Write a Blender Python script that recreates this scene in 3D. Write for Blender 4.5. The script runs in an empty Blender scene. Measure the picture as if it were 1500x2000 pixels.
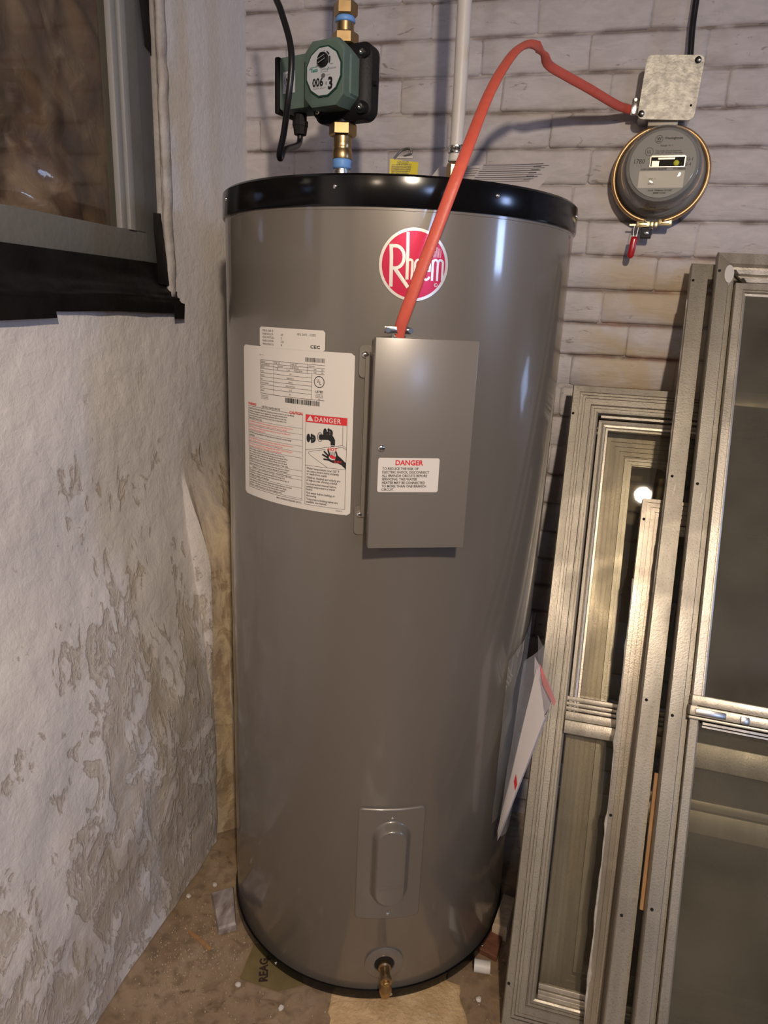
import bpy, bmesh, math, random
from math import sin, cos, pi, radians, sqrt, atan2
from mathutils import Vector, Matrix, noise

random.seed(7)
S = bpy.context.scene
C = S.collection

# ------------------------------------------------------------------ camera
HC = 1.315                                  # camera height; the camera is above the world origin
cam_d = bpy.data.cameras.new('camera'); cam = bpy.data.objects.new('camera', cam_d); C.objects.link(cam)
cam_d.sensor_width = 36; cam_d.lens = 24.3; cam_d.clip_start = 0.02; cam_d.clip_end = 40
fwd = Vector((-0.2324, 0.9319, -0.2784)); up = Vector((-0.1113, 0.2589, 0.9595)); rt = Vector((0.9662, 0.2539, 0.0435))
m = Matrix.Identity(4)
for i in range(3):
    m[i][0] = rt[i]; m[i][1] = up[i]; m[i][2] = -fwd[i]
m[0][3], m[1][3], m[2][3] = 0, 0, HC
cam.matrix_world = m
S.camera = cam

# ------------------------------------------------------------------ light
w = bpy.data.worlds.new('world'); S.world = w; w.use_nodes = True
w.node_tree.nodes['Background'].inputs[0].default_value = (0.5, 0.55, 0.7, 1)
w.node_tree.nodes['Background'].inputs[1].default_value = 0.05

def light(name, kind, loc, energy, col, size=0.1, size_y=None, target=None, spread=None):
    d = bpy.data.lights.new(name, kind); o = bpy.data.objects.new(name, d); C.objects.link(o)
    d.energy = energy; d.color = col; o.location = loc
    if kind == 'AREA':
        d.size = size
        if size_y: d.shape = 'RECTANGLE'; d.size_y = size_y
        if spread: d.spread = spread
        o.rotation_euler = (Vector(target) - Vector(loc)).to_track_quat('-Z', 'Y').to_euler()
    else:
        d.shadow_soft_size = size
        if kind == 'SPOT':                      # a bulb in a reflector shade
            d.spot_size = radians(112); d.spot_blend = 1.0
            o.rotation_euler = (Vector(target) - Vector(loc)).to_track_quat('-Z', 'Y').to_euler()
    return o
light('shaded_bulb', 'SPOT', (0.36, -0.60, 2.03), 128, (1.0, 0.83, 0.655), 0.04, target=(-0.36, 1.05, 0.62))
light('bulb_behind_left', 'POINT', (-0.30, -1.9, 2.15), 18, (1.0, 0.80, 0.60), 0.05)
light('daylight_right', 'AREA', (3.05, 0.50, 1.68), 15, (0.42, 0.58, 1.0), 0.30, 0.36, (-0.3, 1.2, 1.1))
light('daylight_rear', 'AREA', (1.9, -2.35, 1.9), 14, (0.42, 0.58, 1.0), 0.45, 0.36, (-0.4, 1.3, 0.9))

S.view_settings.view_transform = 'Standard'; S.view_settings.look = 'None'
S.view_settings.gamma = 1; S.view_settings.use_curve_mapping = False
S.view_settings.exposure = 0.0

# ------------------------------------------------------------------ materials
MATS = {}
def mat(name, col, rough=0.5, metal=0.0, col2=None, nscale=20, namt=0.5, bump=0.0, bscale=60, coat=0.0,
        coat_r=0.1, rough2=None, stretch=None, trans=0.0, alpha=1.0, emis=None, detail=4, spec=0.5, ior=1.45):
    m = bpy.data.materials.new(name); m.use_nodes = True
    nt = m.node_tree; b = nt.nodes['Principled BSDF']; N = nt.nodes.new; L = nt.links.new
    b.inputs['Base Color'].default_value = (*col, 1); b.inputs['Roughness'].default_value = rough
    b.inputs['Metallic'].default_value = metal; b.inputs['Coat Weight'].default_value = coat
    b.inputs['Coat Roughness'].default_value = coat_r; b.inputs['Transmission Weight'].default_value = trans
    b.inputs['Alpha'].default_value = alpha; b.inputs['Specular IOR Level'].default_value = spec
    b.inputs['IOR'].default_value = ior
    if emis: b.inputs['Emission Color'].default_value = (*emis[0], 1); b.inputs['Emission Strength'].default_value = emis[1]
    if col2 or bump or rough2 is not None:
        g = N('ShaderNodeNewGeometry'); vec = g.outputs['Position']
        if stretch:
            mp = N('ShaderNodeMapping'); mp.inputs['Scale'].default_value = stretch; L(vec, mp.inputs['Vector']); vec = mp.outputs[0]
        n = N('ShaderNodeTexNoise'); n.inputs['Scale'].default_value = nscale; n.inputs['Detail'].default_value = detail
        L(vec, n.inputs['Vector'])
        r = N('ShaderNodeValToRGB'); r.color_ramp.elements[0].position = 0.5 - namt / 2; r.color_ramp.elements[1].position = 0.5 + namt / 2
        r.color_ramp.elements[0].color = (*col, 1); r.color_ramp.elements[1].color = (*(col2 or col), 1)
        L(n.outputs['Fac'], r.inputs[0]); L(r.outputs[0], b.inputs['Base Color'])
        if rough2 is not None:
            mr = N('ShaderNodeMapRange'); mr.inputs[1].default_value = 0.5 - namt / 2; mr.inputs[2].default_value = 0.5 + namt / 2
            mr.inputs[3].default_value = rough; mr.inputs[4].default_value = rough2
            L(n.outputs['Fac'], mr.inputs[0]); L(mr.outputs[0], b.inputs['Roughness'])
        if bump:
            n2 = N('ShaderNodeTexNoise'); n2.inputs['Scale'].default_value = bscale; n2.inputs['Detail'].default_value = 5
            L(vec, n2.inputs['Vector'])
            bp = N('ShaderNodeBump'); bp.inputs['Strength'].default_value = bump; bp.inputs['Distance'].default_value = 0.004
            L(n2.outputs['Fac'], bp.inputs['Height']); L(bp.outputs[0], b.inputs['Normal'])
    MATS[name] = m
    return m

class NG:
    """small node helper"""
    def __init__(s, name):
        s.m = bpy.data.materials.new(name); s.m.use_nodes = True; s.nt = s.m.node_tree
        s.b = s.nt.nodes['Principled BSDF']; s.pos = s.n('ShaderNodeNewGeometry').outputs['Position']
    def n(s, t): return s.nt.nodes.new(t)
    def l(s, a, b): s.nt.links.new(a, b)
    def setin(s, i, v):
        if hasattr(v, 'node'): s.l(v, i)
        elif isinstance(v, tuple) and len(v) == 3 and i.type == 'RGBA': i.default_value = (*v, 1)
        else: i.default_value = v
    def mapping(s, scale, loc=(0, 0, 0), v=None, rot=(0, 0, 0)):
        m = s.n('ShaderNodeMapping'); m.inputs['Scale'].default_value = scale; m.inputs['Location'].default_value = loc
        m.inputs['Rotation'].default_value = rot
        s.l(v or s.pos, m.inputs[0]); return m.outputs[0]
    def noise(s, scale, detail=4, dist=0.0, v=None, rough=0.5):
        n = s.n('ShaderNodeTexNoise'); n.inputs['Scale'].default_value = scale; n.inputs['Detail'].default_value = detail
        n.inputs['Distortion'].default_value = dist; n.inputs['Roughness'].default_value = rough
        s.l(v or s.pos, n.inputs['Vector']); return n.outputs['Fac']
    def math(s, op, a, b=0.0, c=None):
        m = s.n('ShaderNodeMath'); m.operation = op; s.setin(m.inputs[0], a); s.setin(m.inputs[1], b)
        if c is not None: s.setin(m.inputs[2], c)
        return m.outputs[0]
    def rng(s, v, a, b, c=0.0, d=1.0, smooth=False):
        m = s.n('ShaderNodeMapRange'); s.setin(m.inputs[0], v)
        for k, x in zip((1, 2, 3, 4), (a, b, c, d)): m.inputs[k].default_value = x
        if smooth: m.interpolation_type = 'SMOOTHSTEP'
        return m.outputs[0]
    def mix(s, f, a, b):
        m = s.n('ShaderNodeMix'); m.data_type = 'RGBA'; s.setin(m.inputs[0], f); s.setin(m.inputs[6], a); s.setin(m.inputs[7], b)
        return m.outputs[2]
    def sep(s):
        x = s.n('ShaderNodeSeparateXYZ'); s.l(s.pos, x.inputs[0]); return x.outputs
    def bump(s, h, strength=0.5, dist=0.004):
        b = s.n('ShaderNodeBump'); b.inputs['Strength'].default_value = strength; b.inputs['Distance'].default_value = dist
        s.l(h, b.inputs['Height']); s.l(b.outputs[0], s.b.inputs['Normal'])

# painted brick
def brick_mat(name, base, mortar=False):
    g = NG(name); x, y, z = g.sep()
    fine = g.noise(28, 6, 0.6, g.mapping((1, 1, 2.2)))
    big = g.noise(3.2, 3, 0.4)
    c = g.mix(g.rng(fine, 0.35, 0.68), base, tuple(v * 0.86 for v in base))
    c = g.mix(g.math('MULTIPLY', g.rng(big, 0.52, 0.68, smooth=True), 0.35), c, (0.40, 0.34, 0.26))
    # yellow-brown stains right of the tank, partly blue daylight's shadow put into the colour
    st = g.noise(7, 5, 1.2)
    reg = g.math('MULTIPLY', g.rng(x, -0.02, 0.10, smooth=True), g.rng(z, 1.52, 1.38, smooth=True))
    c = g.mix(g.math('MULTIPLY', g.math('MULTIPLY', reg, g.rng(st, 0.36, 0.56)), 0.75), c, (0.46, 0.35, 0.20))
    ph = g.math('FRACT', g.math('DIVIDE', g.math('ADD', z, 20 * 0.0707 - 1.169), 0.0707))
    jt = g.math('ABSOLUTE', g.math('SUBTRACT', ph, 0.5))                    # 0.5 at the bed joints
    ru = g.noise(9, 5, 1.5)
    c = g.mix(g.math('MULTIPLY', g.math('MULTIPLY', g.math('MULTIPLY', reg, g.rng(jt, 0.40, 0.50)), g.rng(ru, 0.50, 0.60)), 0.8), c, (0.42, 0.15, 0.06))
    dj = g.noise(6, 6, 1.5)
    c = g.mix(g.math('MULTIPLY', g.math('MULTIPLY', g.rng(jt, 0.37, 0.50), g.rng(dj, 0.43, 0.57)), 0.8), c, (0.15, 0.11, 0.095))
    # dark scuffs and flaking
    sc = g.noise(30, 7, 1.6, g.mapping((0.55, 1, 1.6)), 0.65)
    c = g.mix(g.math('MULTIPLY', g.rng(sc, 0.63, 0.69), 0.55), c, (0.12, 0.085, 0.07))
    if mortar:
        ms = g.noise(9, 6, 1.0)
        c = g.mix(g.math('MULTIPLY', g.rng(ms, 0.45, 0.62), 0.75), c, (0.14, 0.10, 0.08))
    g.l(c, g.b.inputs['Base Color']); g.b.inputs['Roughness'].default_value = 0.62
    h = g.math('ADD', g.noise(50, 6, 0.5, g.mapping((0.5, 1, 2.0))), g.math('MULTIPLY', g.noise(12, 3, 0.5), 1.2))
    g.bump(h, 0.42, 0.0035)
    MATS[name] = g.m
brick_mat('painted_brick', (0.55, 0.51, 0.515))
brick_mat('painted_mortar', (0.50, 0.45, 0.43), True)

def plaster_mat():
    g = NG('plaster'); x, y, z = g.sep(); base = (0.74, 0.69, 0.645)
    low = g.rng(z, 1.15, 0.25, smooth=True); near = g.rng(y, 0.55, 1.15, smooth=True)
    a = g.noise(5.5, 8, 1.4, g.mapping((1, 1, 0.8)), 0.6)
    b = g.noise(17, 6, 1.8, g.mapping((1, 1.3, 0.55)), 0.55)
    v = g.math('ADD', g.math('ADD', g.math('MULTIPLY', a, 0.75), g.math('MULTIPLY', b, 0.45)),
               g.math('MULTIPLY', g.math('ADD', low, g.math('MULTIPLY', near, 0.5)), 0.145))
    c = g.mix(g.rng(g.noise(2.5, 3, 0.4), 0.35, 0.65), base, (0.68, 0.65, 0.63))
    patch = g.math('MULTIPLY', g.rng(v, 0.765, 0.83), g.rng(z, 1.22, 1.05, 0.15, 1.0))
    c = g.mix(g.math('MULTIPLY', patch, 0.62), c, (0.42, 0.345, 0.245))
    line = g.math('MULTIPLY', g.math('MULTIPLY', g.rng(v, 0.750, 0.775), g.rng(v, 0.800, 0.778)), g.rng(z, 1.22, 1.0, 0.1, 1.0))
    c = g.mix(g.math('MULTIPLY', line, 0.55), c, (0.26, 0.19, 0.12))
    deep = g.rng(v, 0.85, 0.90)
    c = g.mix(g.math('MULTIPLY', deep, 0.65), c, (0.60, 0.56, 0.53))
    d2 = g.noise(3.0, 4, 1.2, g.mapping((1, 1, 0.6), (3, 1, 2)))
    c = g.mix(g.math('MULTIPLY', g.math('MULTIPLY', g.rng(d2, 0.52, 0.64), low), 0.5), c, (0.33, 0.25, 0.15))
    # ochre colour towards the corner beside the tank, fading out upwards
    cor = g.math('MULTIPLY', g.rng(y, 1.318, 1.335), g.rng(z, 1.15, 0.75, smooth=True))
    c = g.mix(g.math('MULTIPLY', cor, 0.8), c, g.mix(g.rng(b, 0.4, 0.62), (0.46, 0.34, 0.17), (0.24, 0.15, 0.07)))
    # thin white drips
    dr = g.noise(60, 2, 0.0, g.mapping((0, 1, 0.02)))
    c = g.mix(g.math('MULTIPLY', g.math('MULTIPLY', g.rng(dr, 0.70, 0.73), low), 0.5), c, (0.66, 0.62, 0.58))
    g.l(c, g.b.inputs['Base Color']); g.b.inputs['Roughness'].default_value = 0.6
    h = g.math('ADD', g.math('ADD', g.noise(70, 6, 0.3, None, 0.6), g.math('MULTIPLY', g.noise(18, 4, 0.3), 1.2)), g.math('MULTIPLY', patch, -0.6))
    g.bump(h, 0.62, 0.0035); MATS['plaster'] = g.m
plaster_mat()

def floor_mat():
    g = NG('dirt_floor'); n1 = g.noise(5, 6, 0.8); n2 = g.noise(38, 6, 0.6); n3 = g.noise(110, 3)
    c = g.mix(g.rng(n1, 0.35, 0.65), (0.26, 0.18, 0.11), (0.38, 0.285, 0.19))
    c = g.mix(g.math('MULTIPLY', g.rng(n2, 0.42, 0.72, smooth=True), 0.55), c, (0.12, 0.08, 0.05))
    c = g.mix(g.math('MULTIPLY', g.rng(g.noise(13, 7, 1.0, g.mapping((1, 1, 1), (3, 7, 0)), 0.65), 0.60, 0.68), 0.8), c, (0.085, 0.05, 0.032))
    c = g.mix(g.math('MULTIPLY', g.rng(n3, 0.68, 0.74), g.rng(n1, 0.5, 0.62)), c, (0.5, 0.43, 0.35))
    g.l(c, g.b.inputs['Base Color'])
    g.l(g.rng(g.noise(6, 3, 0.5), 0.42, 0.58, 0.24, 0.6), g.b.inputs['Roughness'])
    g.bump(g.math('ADD', n2, g.math('MULTIPLY', n3, 0.4)), 0.4, 0.004); MATS['dirt_floor'] = g.m
floor_mat()

def paver_mat():
    g = NG('sandstone'); n1 = g.noise(22, 6, 0.5); n2 = g.noise(120, 4)
    c = g.mix(g.rng(n1, 0.35, 0.65), (0.70, 0.50, 0.28), (0.48, 0.32, 0.16))
    c = g.mix(g.rng(n2, 0.62, 0.7), c, (0.62, 0.5, 0.34))
    g.l(c, g.b.inputs['Base Color']); g.b.inputs['Roughness'].default_value = 0.6
    g.bump(g.math('ADD', n1, n2), 0.6, 0.004); MATS['sandstone'] = g.m
paver_mat()

def insulation_mat():
    g = NG('kraft_sheet'); n1 = g.noise(5, 4, 1.5); n2 = g.noise(11, 4, 1.0, g.mapping((1, 1, 1), (4, 2, 1)))
    c = g.mix(g.rng(n1, 0.38, 0.62), (0.09, 0.038, 0.026), (0.26, 0.16, 0.095))
    c = g.mix(g.math('MULTIPLY', g.rng(n2, 0.55, 0.7), 0.6), c, (0.52, 0.38, 0.27))
    g.l(c, g.b.inputs['Base Color']); g.b.inputs['Roughness'].default_value = 0.35; g.b.inputs['Coat Weight'].default_value = 0.4
    g.bump(g.noise(14, 3, 1.5), 0.5, 0.01); MATS['kraft_sheet'] = g.m
insulation_mat()

def alu_mat(name, col, col2, rough, paint=0.0):
    g = NG(name); tc = g.n('ShaderNodeTexCoord').outputs['Object']
    br = g.noise(40, 5, 0.3, g.mapping((1, 0.08, 1), v=tc)); sp = g.noise(320, 3, 0.0, tc); bl = g.noise(7, 5, 0.8, tc)
    c = g.mix(g.rng(br, 0.35, 0.65), col, col2)
    c = g.mix(g.math('MULTIPLY', g.rng(sp, 0.56, 0.66), 0.45), c, tuple(v * 0.5 for v in col))
    pm = g.rng(g.noise(9, 6, 1.5, g.mapping((1.6, 0.5, 1), v=tc)), 0.70, 0.72)
    if paint: c = g.mix(g.math('MULTIPLY', pm, paint), c, (0.62, 0.58, 0.50))
    g.l(c, g.b.inputs['Base Color']); g.l(g.rng(bl, 0.35, 0.65, rough, rough + 0.18), g.b.inputs['Roughness'])
    g.b.inputs['Metallic'].default_value = 0.55
    g.bump(sp, 0.25, 0.001); MATS[name] = g.m
alu_mat('dull_aluminium', (0.37, 0.335, 0.275), (0.30, 0.27, 0.22), 0.38, 0.8)
alu_mat('bright_aluminium', (0.56, 0.51, 0.43), (0.44, 0.40, 0.33), 0.28)
alu_mat('pitted_aluminium', (0.46, 0.40, 0.31), (0.30, 0.26, 0.21), 0.32, 0.5)

def glass_mat(name, dirt, col):
    """thin dusty window glass: clear pane with a film of dust"""
    m = bpy.data.materials.new(name); m.use_nodes = True; nt = m.node_tree; nt.nodes.clear(); N = nt.nodes.new; L = nt.links.new
    out = N('ShaderNodeOutputMaterial'); tr = N('ShaderNodeBsdfTransparent'); gl = N('ShaderNodeBsdfGlossy'); di = N('ShaderNodeBsdfDiffuse')
    gl.inputs['Roughness'].default_value = 0.015; gl.inputs['Color'].default_value = (1, 1, 1, 1)
    tr.inputs['Color'].default_value = (0.89, 0.885, 0.85, 1); di.inputs['Color'].default_value = (*col, 1)
    lw_ = N('ShaderNodeLayerWeight'); lw_.inputs['Blend'].default_value = 0.5
    pw = N('ShaderNodeMath'); pw.operation = 'POWER'; pw.inputs[1].default_value = 4.5; L(lw_.outputs['Facing'], pw.inputs[0])
    fr = N('ShaderNodeMapRange'); fr.inputs[3].default_value = 0.025; fr.inputs[4].default_value = 0.9; L(pw.outputs[0], fr.inputs[0])
    m1 = N('ShaderNodeMixShader'); L(fr.outputs[0], m1.inputs[0]); L(tr.outputs[0], m1.inputs[1]); L(gl.outputs[0], m1.inputs[2])
    g = N('ShaderNodeNewGeometry'); n = N('ShaderNodeTexNoise'); n.inputs['Scale'].default_value = 8; n.inputs['Detail'].default_value = 6
    L(g.outputs['Position'], n.inputs['Vector'])
    mr = N('ShaderNodeMapRange'); mr.inputs[1].default_value = 0.3; mr.inputs[2].default_value = 0.7; mr.inputs[3].default_value = dirt * 0.6; mr.inputs[4].default_value = dirt * 1.3
    L(n.outputs['Fac'], mr.inputs[0])
    m2 = N('ShaderNodeMixShader'); L(mr.outputs[0], m2.inputs[0]); L(m1.outputs[0], m2.inputs[1]); L(di.outputs[0], m2.inputs[2])
    L(m2.outputs[0], out.inputs[0]); MATS[name] = m
glass_mat('dusty_glass', 0.09, (0.40, 0.36, 0.28))
glass_mat('clean_glass', 0.04, (0.40, 0.38, 0.34))
glass_mat('screen_mesh', 0.24, (0.22, 0.20, 0.165))
glass_mat('clear_plastic', 0.16, (0.75, 0.75, 0.78))
glass_mat('meter_glass', 0.02, (0.5, 0.5, 0.5))

def tank_mat():
    g = NG('tank_enamel')
    g.b.inputs['Base Color'].default_value = (0.172, 0.153, 0.130, 1)
    g.b.inputs['Roughness'].default_value = 0.36; g.b.inputs['Metallic'].default_value = 0.25
    g.b.inputs['Coat Weight'].default_value = 0.75; g.b.inputs['Coat Roughness'].default_value = 0.09
    g.bump(g.noise(4, 2, 0.0, g.mapping((1, 1, 0.25))), 0.25, 0.006); MATS['tank_enamel'] = g.m
tank_mat()
mat('box_enamel', (0.185, 0.166, 0.144), 0.36, 0.15, coat=0.35, coat_r=0.2)
mat('black_gloss', (0.003, 0.003, 0.0035), 0.16, spec=0.45)
mat('black_plastic', (0.010, 0.010, 0.011), 0.5, bump=0.1, bscale=200, spec=0.25)
mat('black_rubber', (0.010, 0.010, 0.012), 0.35)
mat('black_tape', (0.006, 0.0055, 0.0055), 0.42, bump=0.5, bscale=28, col2=(0.012, 0.011, 0.010), spec=0.22)
mat('chrome', (0.75, 0.74, 0.72), 0.16, 1.0)
mat('steel', (0.55, 0.54, 0.52), 0.30, 1.0)
mat('brass', (0.52, 0.37, 0.19), 0.26, 1.0, col2=(0.40, 0.27, 0.13), nscale=30, rough2=0.42)
mat('brass_pale', (0.62, 0.52, 0.30), 0.35, 0.9)
mat('gold_ring', (0.56, 0.36, 0.18), 0.38, 0.8)
mat('blue_tape', (0.16, 0.36, 0.78), 0.45)
mat('pump_green', (0.112, 0.165, 0.140), 0.5, col2=(0.10, 0.148, 0.126), nscale=40, bump=0.12, bscale=300)
mat('green_dark', (0.012, 0.05, 0.035), 0.4)
mat('plate_grey', (0.52, 0.54, 0.58), 0.4)
mat('ink', (0.012, 0.012, 0.014), 0.5)
mat('ink_grey', (0.12, 0.12, 0.13), 0.5)
mat('ink_green', (0.04, 0.22, 0.20), 0.5)
mat('ink_red', (0.62, 0.03, 0.04), 0.5)
mat('ink_pink', (0.75, 0.20, 0.20), 0.5)
mat('label_white', (0.66, 0.62, 0.57), 0.35)
mat('label_paper', (0.66, 0.63, 0.58), 0.5)
mat('logo_red', (0.60, 0.018, 0.075), 0.25, 0.35, coat=0.5)
mat('logo_silver', (0.80, 0.78, 0.72), 0.25, 0.6)
mat('cable_red', (0.62, 0.115, 0.075), 0.45, col2=(0.55, 0.09, 0.06), nscale=60, bump=0.15, bscale=120)
mat('seal_red', (0.45, 0.012, 0.02), 0.3, coat=0.4)
mat('pipe_white', (0.60, 0.57, 0.54), 0.42, bump=0.15, bscale=60)
mat('galvanized', (0.60, 0.57, 0.48), 0.48, 0.35, col2=(0.38, 0.36, 0.31), nscale=70, namt=0.25, bump=0.22, bscale=220)
mat('meter_grey', (0.27, 0.27, 0.275), 0.45)
mat('meter_face', (0.33, 0.33, 0.335), 0.5)
mat('conduit_beige', (0.52, 0.46, 0.36), 0.5)
mat('tag_yellow', (0.62, 0.52, 0.04), 0.5)
mat('lamp_yellow', (0.75, 0.80, 0.05), 0.4)
mat('paper', (0.62, 0.58, 0.58), 0.6)
mat('paper_shade', (0.55, 0.50, 0.55), 0.6)
mat('sash_grey', (0.15, 0.145, 0.13), 0.5, col2=(0.17, 0.165, 0.15), nscale=15, bump=0.25, bscale=80)
mat('jamb_grey', (0.09, 0.088, 0.085), 0.5, bump=0.3, bscale=50)
mat('bead_grey', (0.27, 0.265, 0.26), 0.5, bump=0.2, bscale=80)
mat('rough_plaster', (0.46, 0.43, 0.41), 0.7, col2=(0.34, 0.30, 0.27), nscale=30, bump=0.9, bscale=60)
mat('caulk', (0.52, 0.50, 0.45), 0.7, col2=(0.34, 0.31, 0.27), nscale=60, bump=0.6, bscale=120)
mat('wood_lath', (0.42, 0.24, 0.10), 0.7, col2=(0.30, 0.16, 0.07), nscale=50, stretch=(1, 1, 0.15))
mat('white_wood', (0.50, 0.45, 0.44), 0.7, col2=(0.20, 0.16, 0.15), nscale=45, namt=0.3, stretch=(1, 0.4, 1))
mat('cardboard', (0.20, 0.15, 0.06), 0.7, col2=(0.13, 0.10, 0.04), nscale=25)
mat('letter_brown', (0.035, 0.018, 0.012), 0.7)
mat('pvc', (0.62, 0.60, 0.56), 0.45)
mat('red_brick', (0.20, 0.075, 0.04), 0.8, col2=(0.11, 0.045, 0.028), nscale=60, bump=0.8, bscale=90)
mat('pale_stone', (0.50, 0.40, 0.29), 0.8, col2=(0.38, 0.28, 0.19), nscale=40, bump=0.8, bscale=80)
mat('pebble', (0.60, 0.55, 0.50), 0.7)
mat('plain_wall', (0.42, 0.39, 0.35), 0.8, col2=(0.34, 0.31, 0.28), nscale=2)
mat('ceiling_wood', (0.40, 0.34, 0.28), 0.8, col2=(0.30, 0.25, 0.20), nscale=8)
mat('dark_hole', (0.008, 0.007, 0.006), 0.9)
mat('window_frame_dark', (0.12, 0.11, 0.10), 0.6)

# ------------------------------------------------------------------ mesh builder
class MB:
    def __init__(s): s.v = []; s.f = []
    def add(s, vs, fs):
        o = len(s.v); s.v += [tuple(v) for v in vs]; s.f += [tuple(i + o for i in f) for f in fs]; return s
    def box(s, c, d, M=None, bev=0.0):
        cx, cy, cz = c; hx, hy, hz = [k / 2 for k in d]
        if bev <= 0:
            vs = [(cx + i * hx, cy + j * hy, cz + k * hz) for k in (-1, 1) for j in (-1, 1) for i in (-1, 1)]
            fs = [(0, 2, 3, 1), (4, 5, 7, 6), (0, 1, 5, 4), (2, 6, 7, 3), (0, 4, 6, 2), (1, 3, 7, 5)]
        else:
            b = bmesh.new(); bmesh.ops.create_cube(b, size=1.0)
            for v in b.verts: v.co = Vector((v.co.x * d[0] + cx, v.co.y * d[1] + cy, v.co.z * d[2] + cz))
            bmesh.ops.bevel(b, geom=b.edges[:], offset=bev, segments=2, profile=0.5, affect='EDGES')
            b.verts.index_update(); vs = [v.co.copy() for v in b.verts]; fs = [[q.index for q in f.verts] for f in b.faces]; b.free()
        if M: vs = [M @ Vector(v) for v in vs]
        return s.add(vs, fs)
    def lathe(s, prof, c=(0, 0, 0), axis='Z', n=32, M=None, cap=True):
        """prof: list of (radius, height)"""
        vs, fs = [], []
        for r, h in prof:
            for i in range(n):
                a = 2 * pi * i / n; p = (r * cos(a), r * sin(a), h)
                vs.append(p)
        k = len(prof)
        for j in range(k - 1):
            for i in range(n):
                fs.append((j * n + i, j * n + (i + 1) % n, (j + 1) * n + (i + 1) % n, (j + 1) * n + i))
        if cap:
            fs.append(tuple(range(n - 1, -1, -1))); fs.append(tuple((k - 1) * n + i for i in range(n)))
        Q = Matrix.Identity(4)
        if axis == 'Y': Q = Matrix.Rotation(radians(90), 4, 'X')        # height runs to -Y
        if axis == 'X': Q = Matrix.Rotation(radians(90), 4, 'Y')
        if isinstance(axis, Vector): Q = axis.to_track_quat('Z', 'Y').to_matrix().to_4x4()
        vs = [(Q @ Vector(v)) + Vector(c) for v in vs]
        if M: vs = [M @ v for v in vs]
        return s.add(vs, fs)
    def tube(s, pts, rx, ry=None, n=10, side=None, cap=True, closed=False):
        """sweep an ellipse; side = direction (or list) for the wide axis rx"""
        pts = [Vector(p) for p in pts]; ry = ry or rx; k = len(pts); vs, fs = [], []
        prev = None
        for i, p in enumerate(pts):
            if closed: t = pts[(i + 1) % k] - pts[i - 1]
            else: t = pts[min(i + 1, k - 1)] - pts[max(i - 1, 0)]
            t.normalize()
            if side is not None:
                sd = Vector(side[i] if isinstance(side, list) else side)
            else:
                sd = prev if prev is not None else (Vector((1, 0, 0)) if abs(t.x) < 0.8 else Vector((0, 1, 0)))
            a = (sd - t * sd.dot(t)).normalized(); b = t.cross(a); prev = a
            q = rx[i] if isinstance(rx, list) else rx; r = ry[i] if isinstance(ry, list) else ry
            for j in range(n):
                th = 2 * pi * j / n; vs.append(p + a * (q * cos(th)) + b * (r * sin(th)))
        for i in range(k if closed else k - 1):
            i2 = (i + 1) % k
            for j in range(n): fs.append((i * n + j, i * n + (j + 1) % n, i2 * n + (j + 1) % n, i2 * n + j))
        if cap and not closed: fs.append(tuple(range(n - 1, -1, -1))); fs.append(tuple((k - 1) * n + j for j in range(n)))
        return s.add(vs, fs)
    def prism(s, poly, z0, z1, M=None):
        n = len(poly); vs = [(x, y, z0) for x, y in poly] + [(x, y, z1) for x, y in poly]
        fs = [tuple(range(n - 1, -1, -1)), tuple(range(n, 2 * n))] + [(i, (i + 1) % n, n + (i + 1) % n, n + i) for i in range(n)]
        if M: vs = [M @ Vector(v) for v in vs]
        return s.add(vs, fs)
    def loft(s, secs, M=None):
        """secs: list of (poly, z), equal counts"""
        n = len(secs[0][0]); vs, fs = [], []
        for poly, z in secs: vs += [(x, y, z) for x, y in poly]
        for j in range(len(secs) - 1):
            for i in range(n): fs.append((j * n + i, j * n + (i + 1) % n, (j + 1) * n + (i + 1) % n, (j + 1) * n + i))
        fs.append(tuple(range(n - 1, -1, -1))); fs.append(tuple((len(secs) - 1) * n + i for i in range(n)))
        if M: vs = [M @ Vector(v) for v in vs]
        return s.add(vs, fs)
    def grid(s, nu, nv, fn):
        vs = [fn(i / nu, j / nv) for j in range(nv + 1) for i in range(nu + 1)]
        fs = [(j * (nu + 1) + i, j * (nu + 1) + i + 1, (j + 1) * (nu + 1) + i + 1, (j + 1) * (nu + 1) + i) for j in range(nv) for i in range(nu)]
        return s.add(vs, fs)
    def stroke(s, pts, wd, M=None):
        """flat ribbon in the local xy plane"""
        pts = [Vector((p[0], p[1], 0)) for p in pts]; vs, fs = [], []
        for i, p in enumerate(pts):
            t = (pts[min(i + 1, len(pts) - 1)] - pts[max(i - 1, 0)]).normalized(); nn = Vector((-t.y, t.x, 0)) * wd / 2
            vs += [p + nn, p - nn]
        for i in range(len(pts) - 1): fs.append((2 * i, 2 * i + 1, 2 * i + 3, 2 * i + 2))
        if M: vs = [M @ v for v in vs]
        return s.add(vs, fs)
    def map(s, fn): s.v = [tuple(fn(Vector(v))) for v in s.v]; return s
    def build(s, name, material, parent=None, smooth=None, fix=True, **kw):
        me = bpy.data.meshes.new(name); me.from_pydata(s.v, [], s.f)
        if fix:
            b = bmesh.new(); b.from_mesh(me); bmesh.ops.recalc_face_normals(b, faces=b.faces[:]); b.to_mesh(me); b.free()
        me.materials.append(MATS[material] if isinstance(material, str) else material)
        if smooth:
            for p in me.polygons: p.use_smooth = True
            if smooth is not True: me.set_sharp_from_angle(angle=radians(smooth))
        o = bpy.data.objects.new(name, me); C.objects.link(o)
        if parent: o.parent = parent
        tag(o, **kw)
        return o

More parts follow.
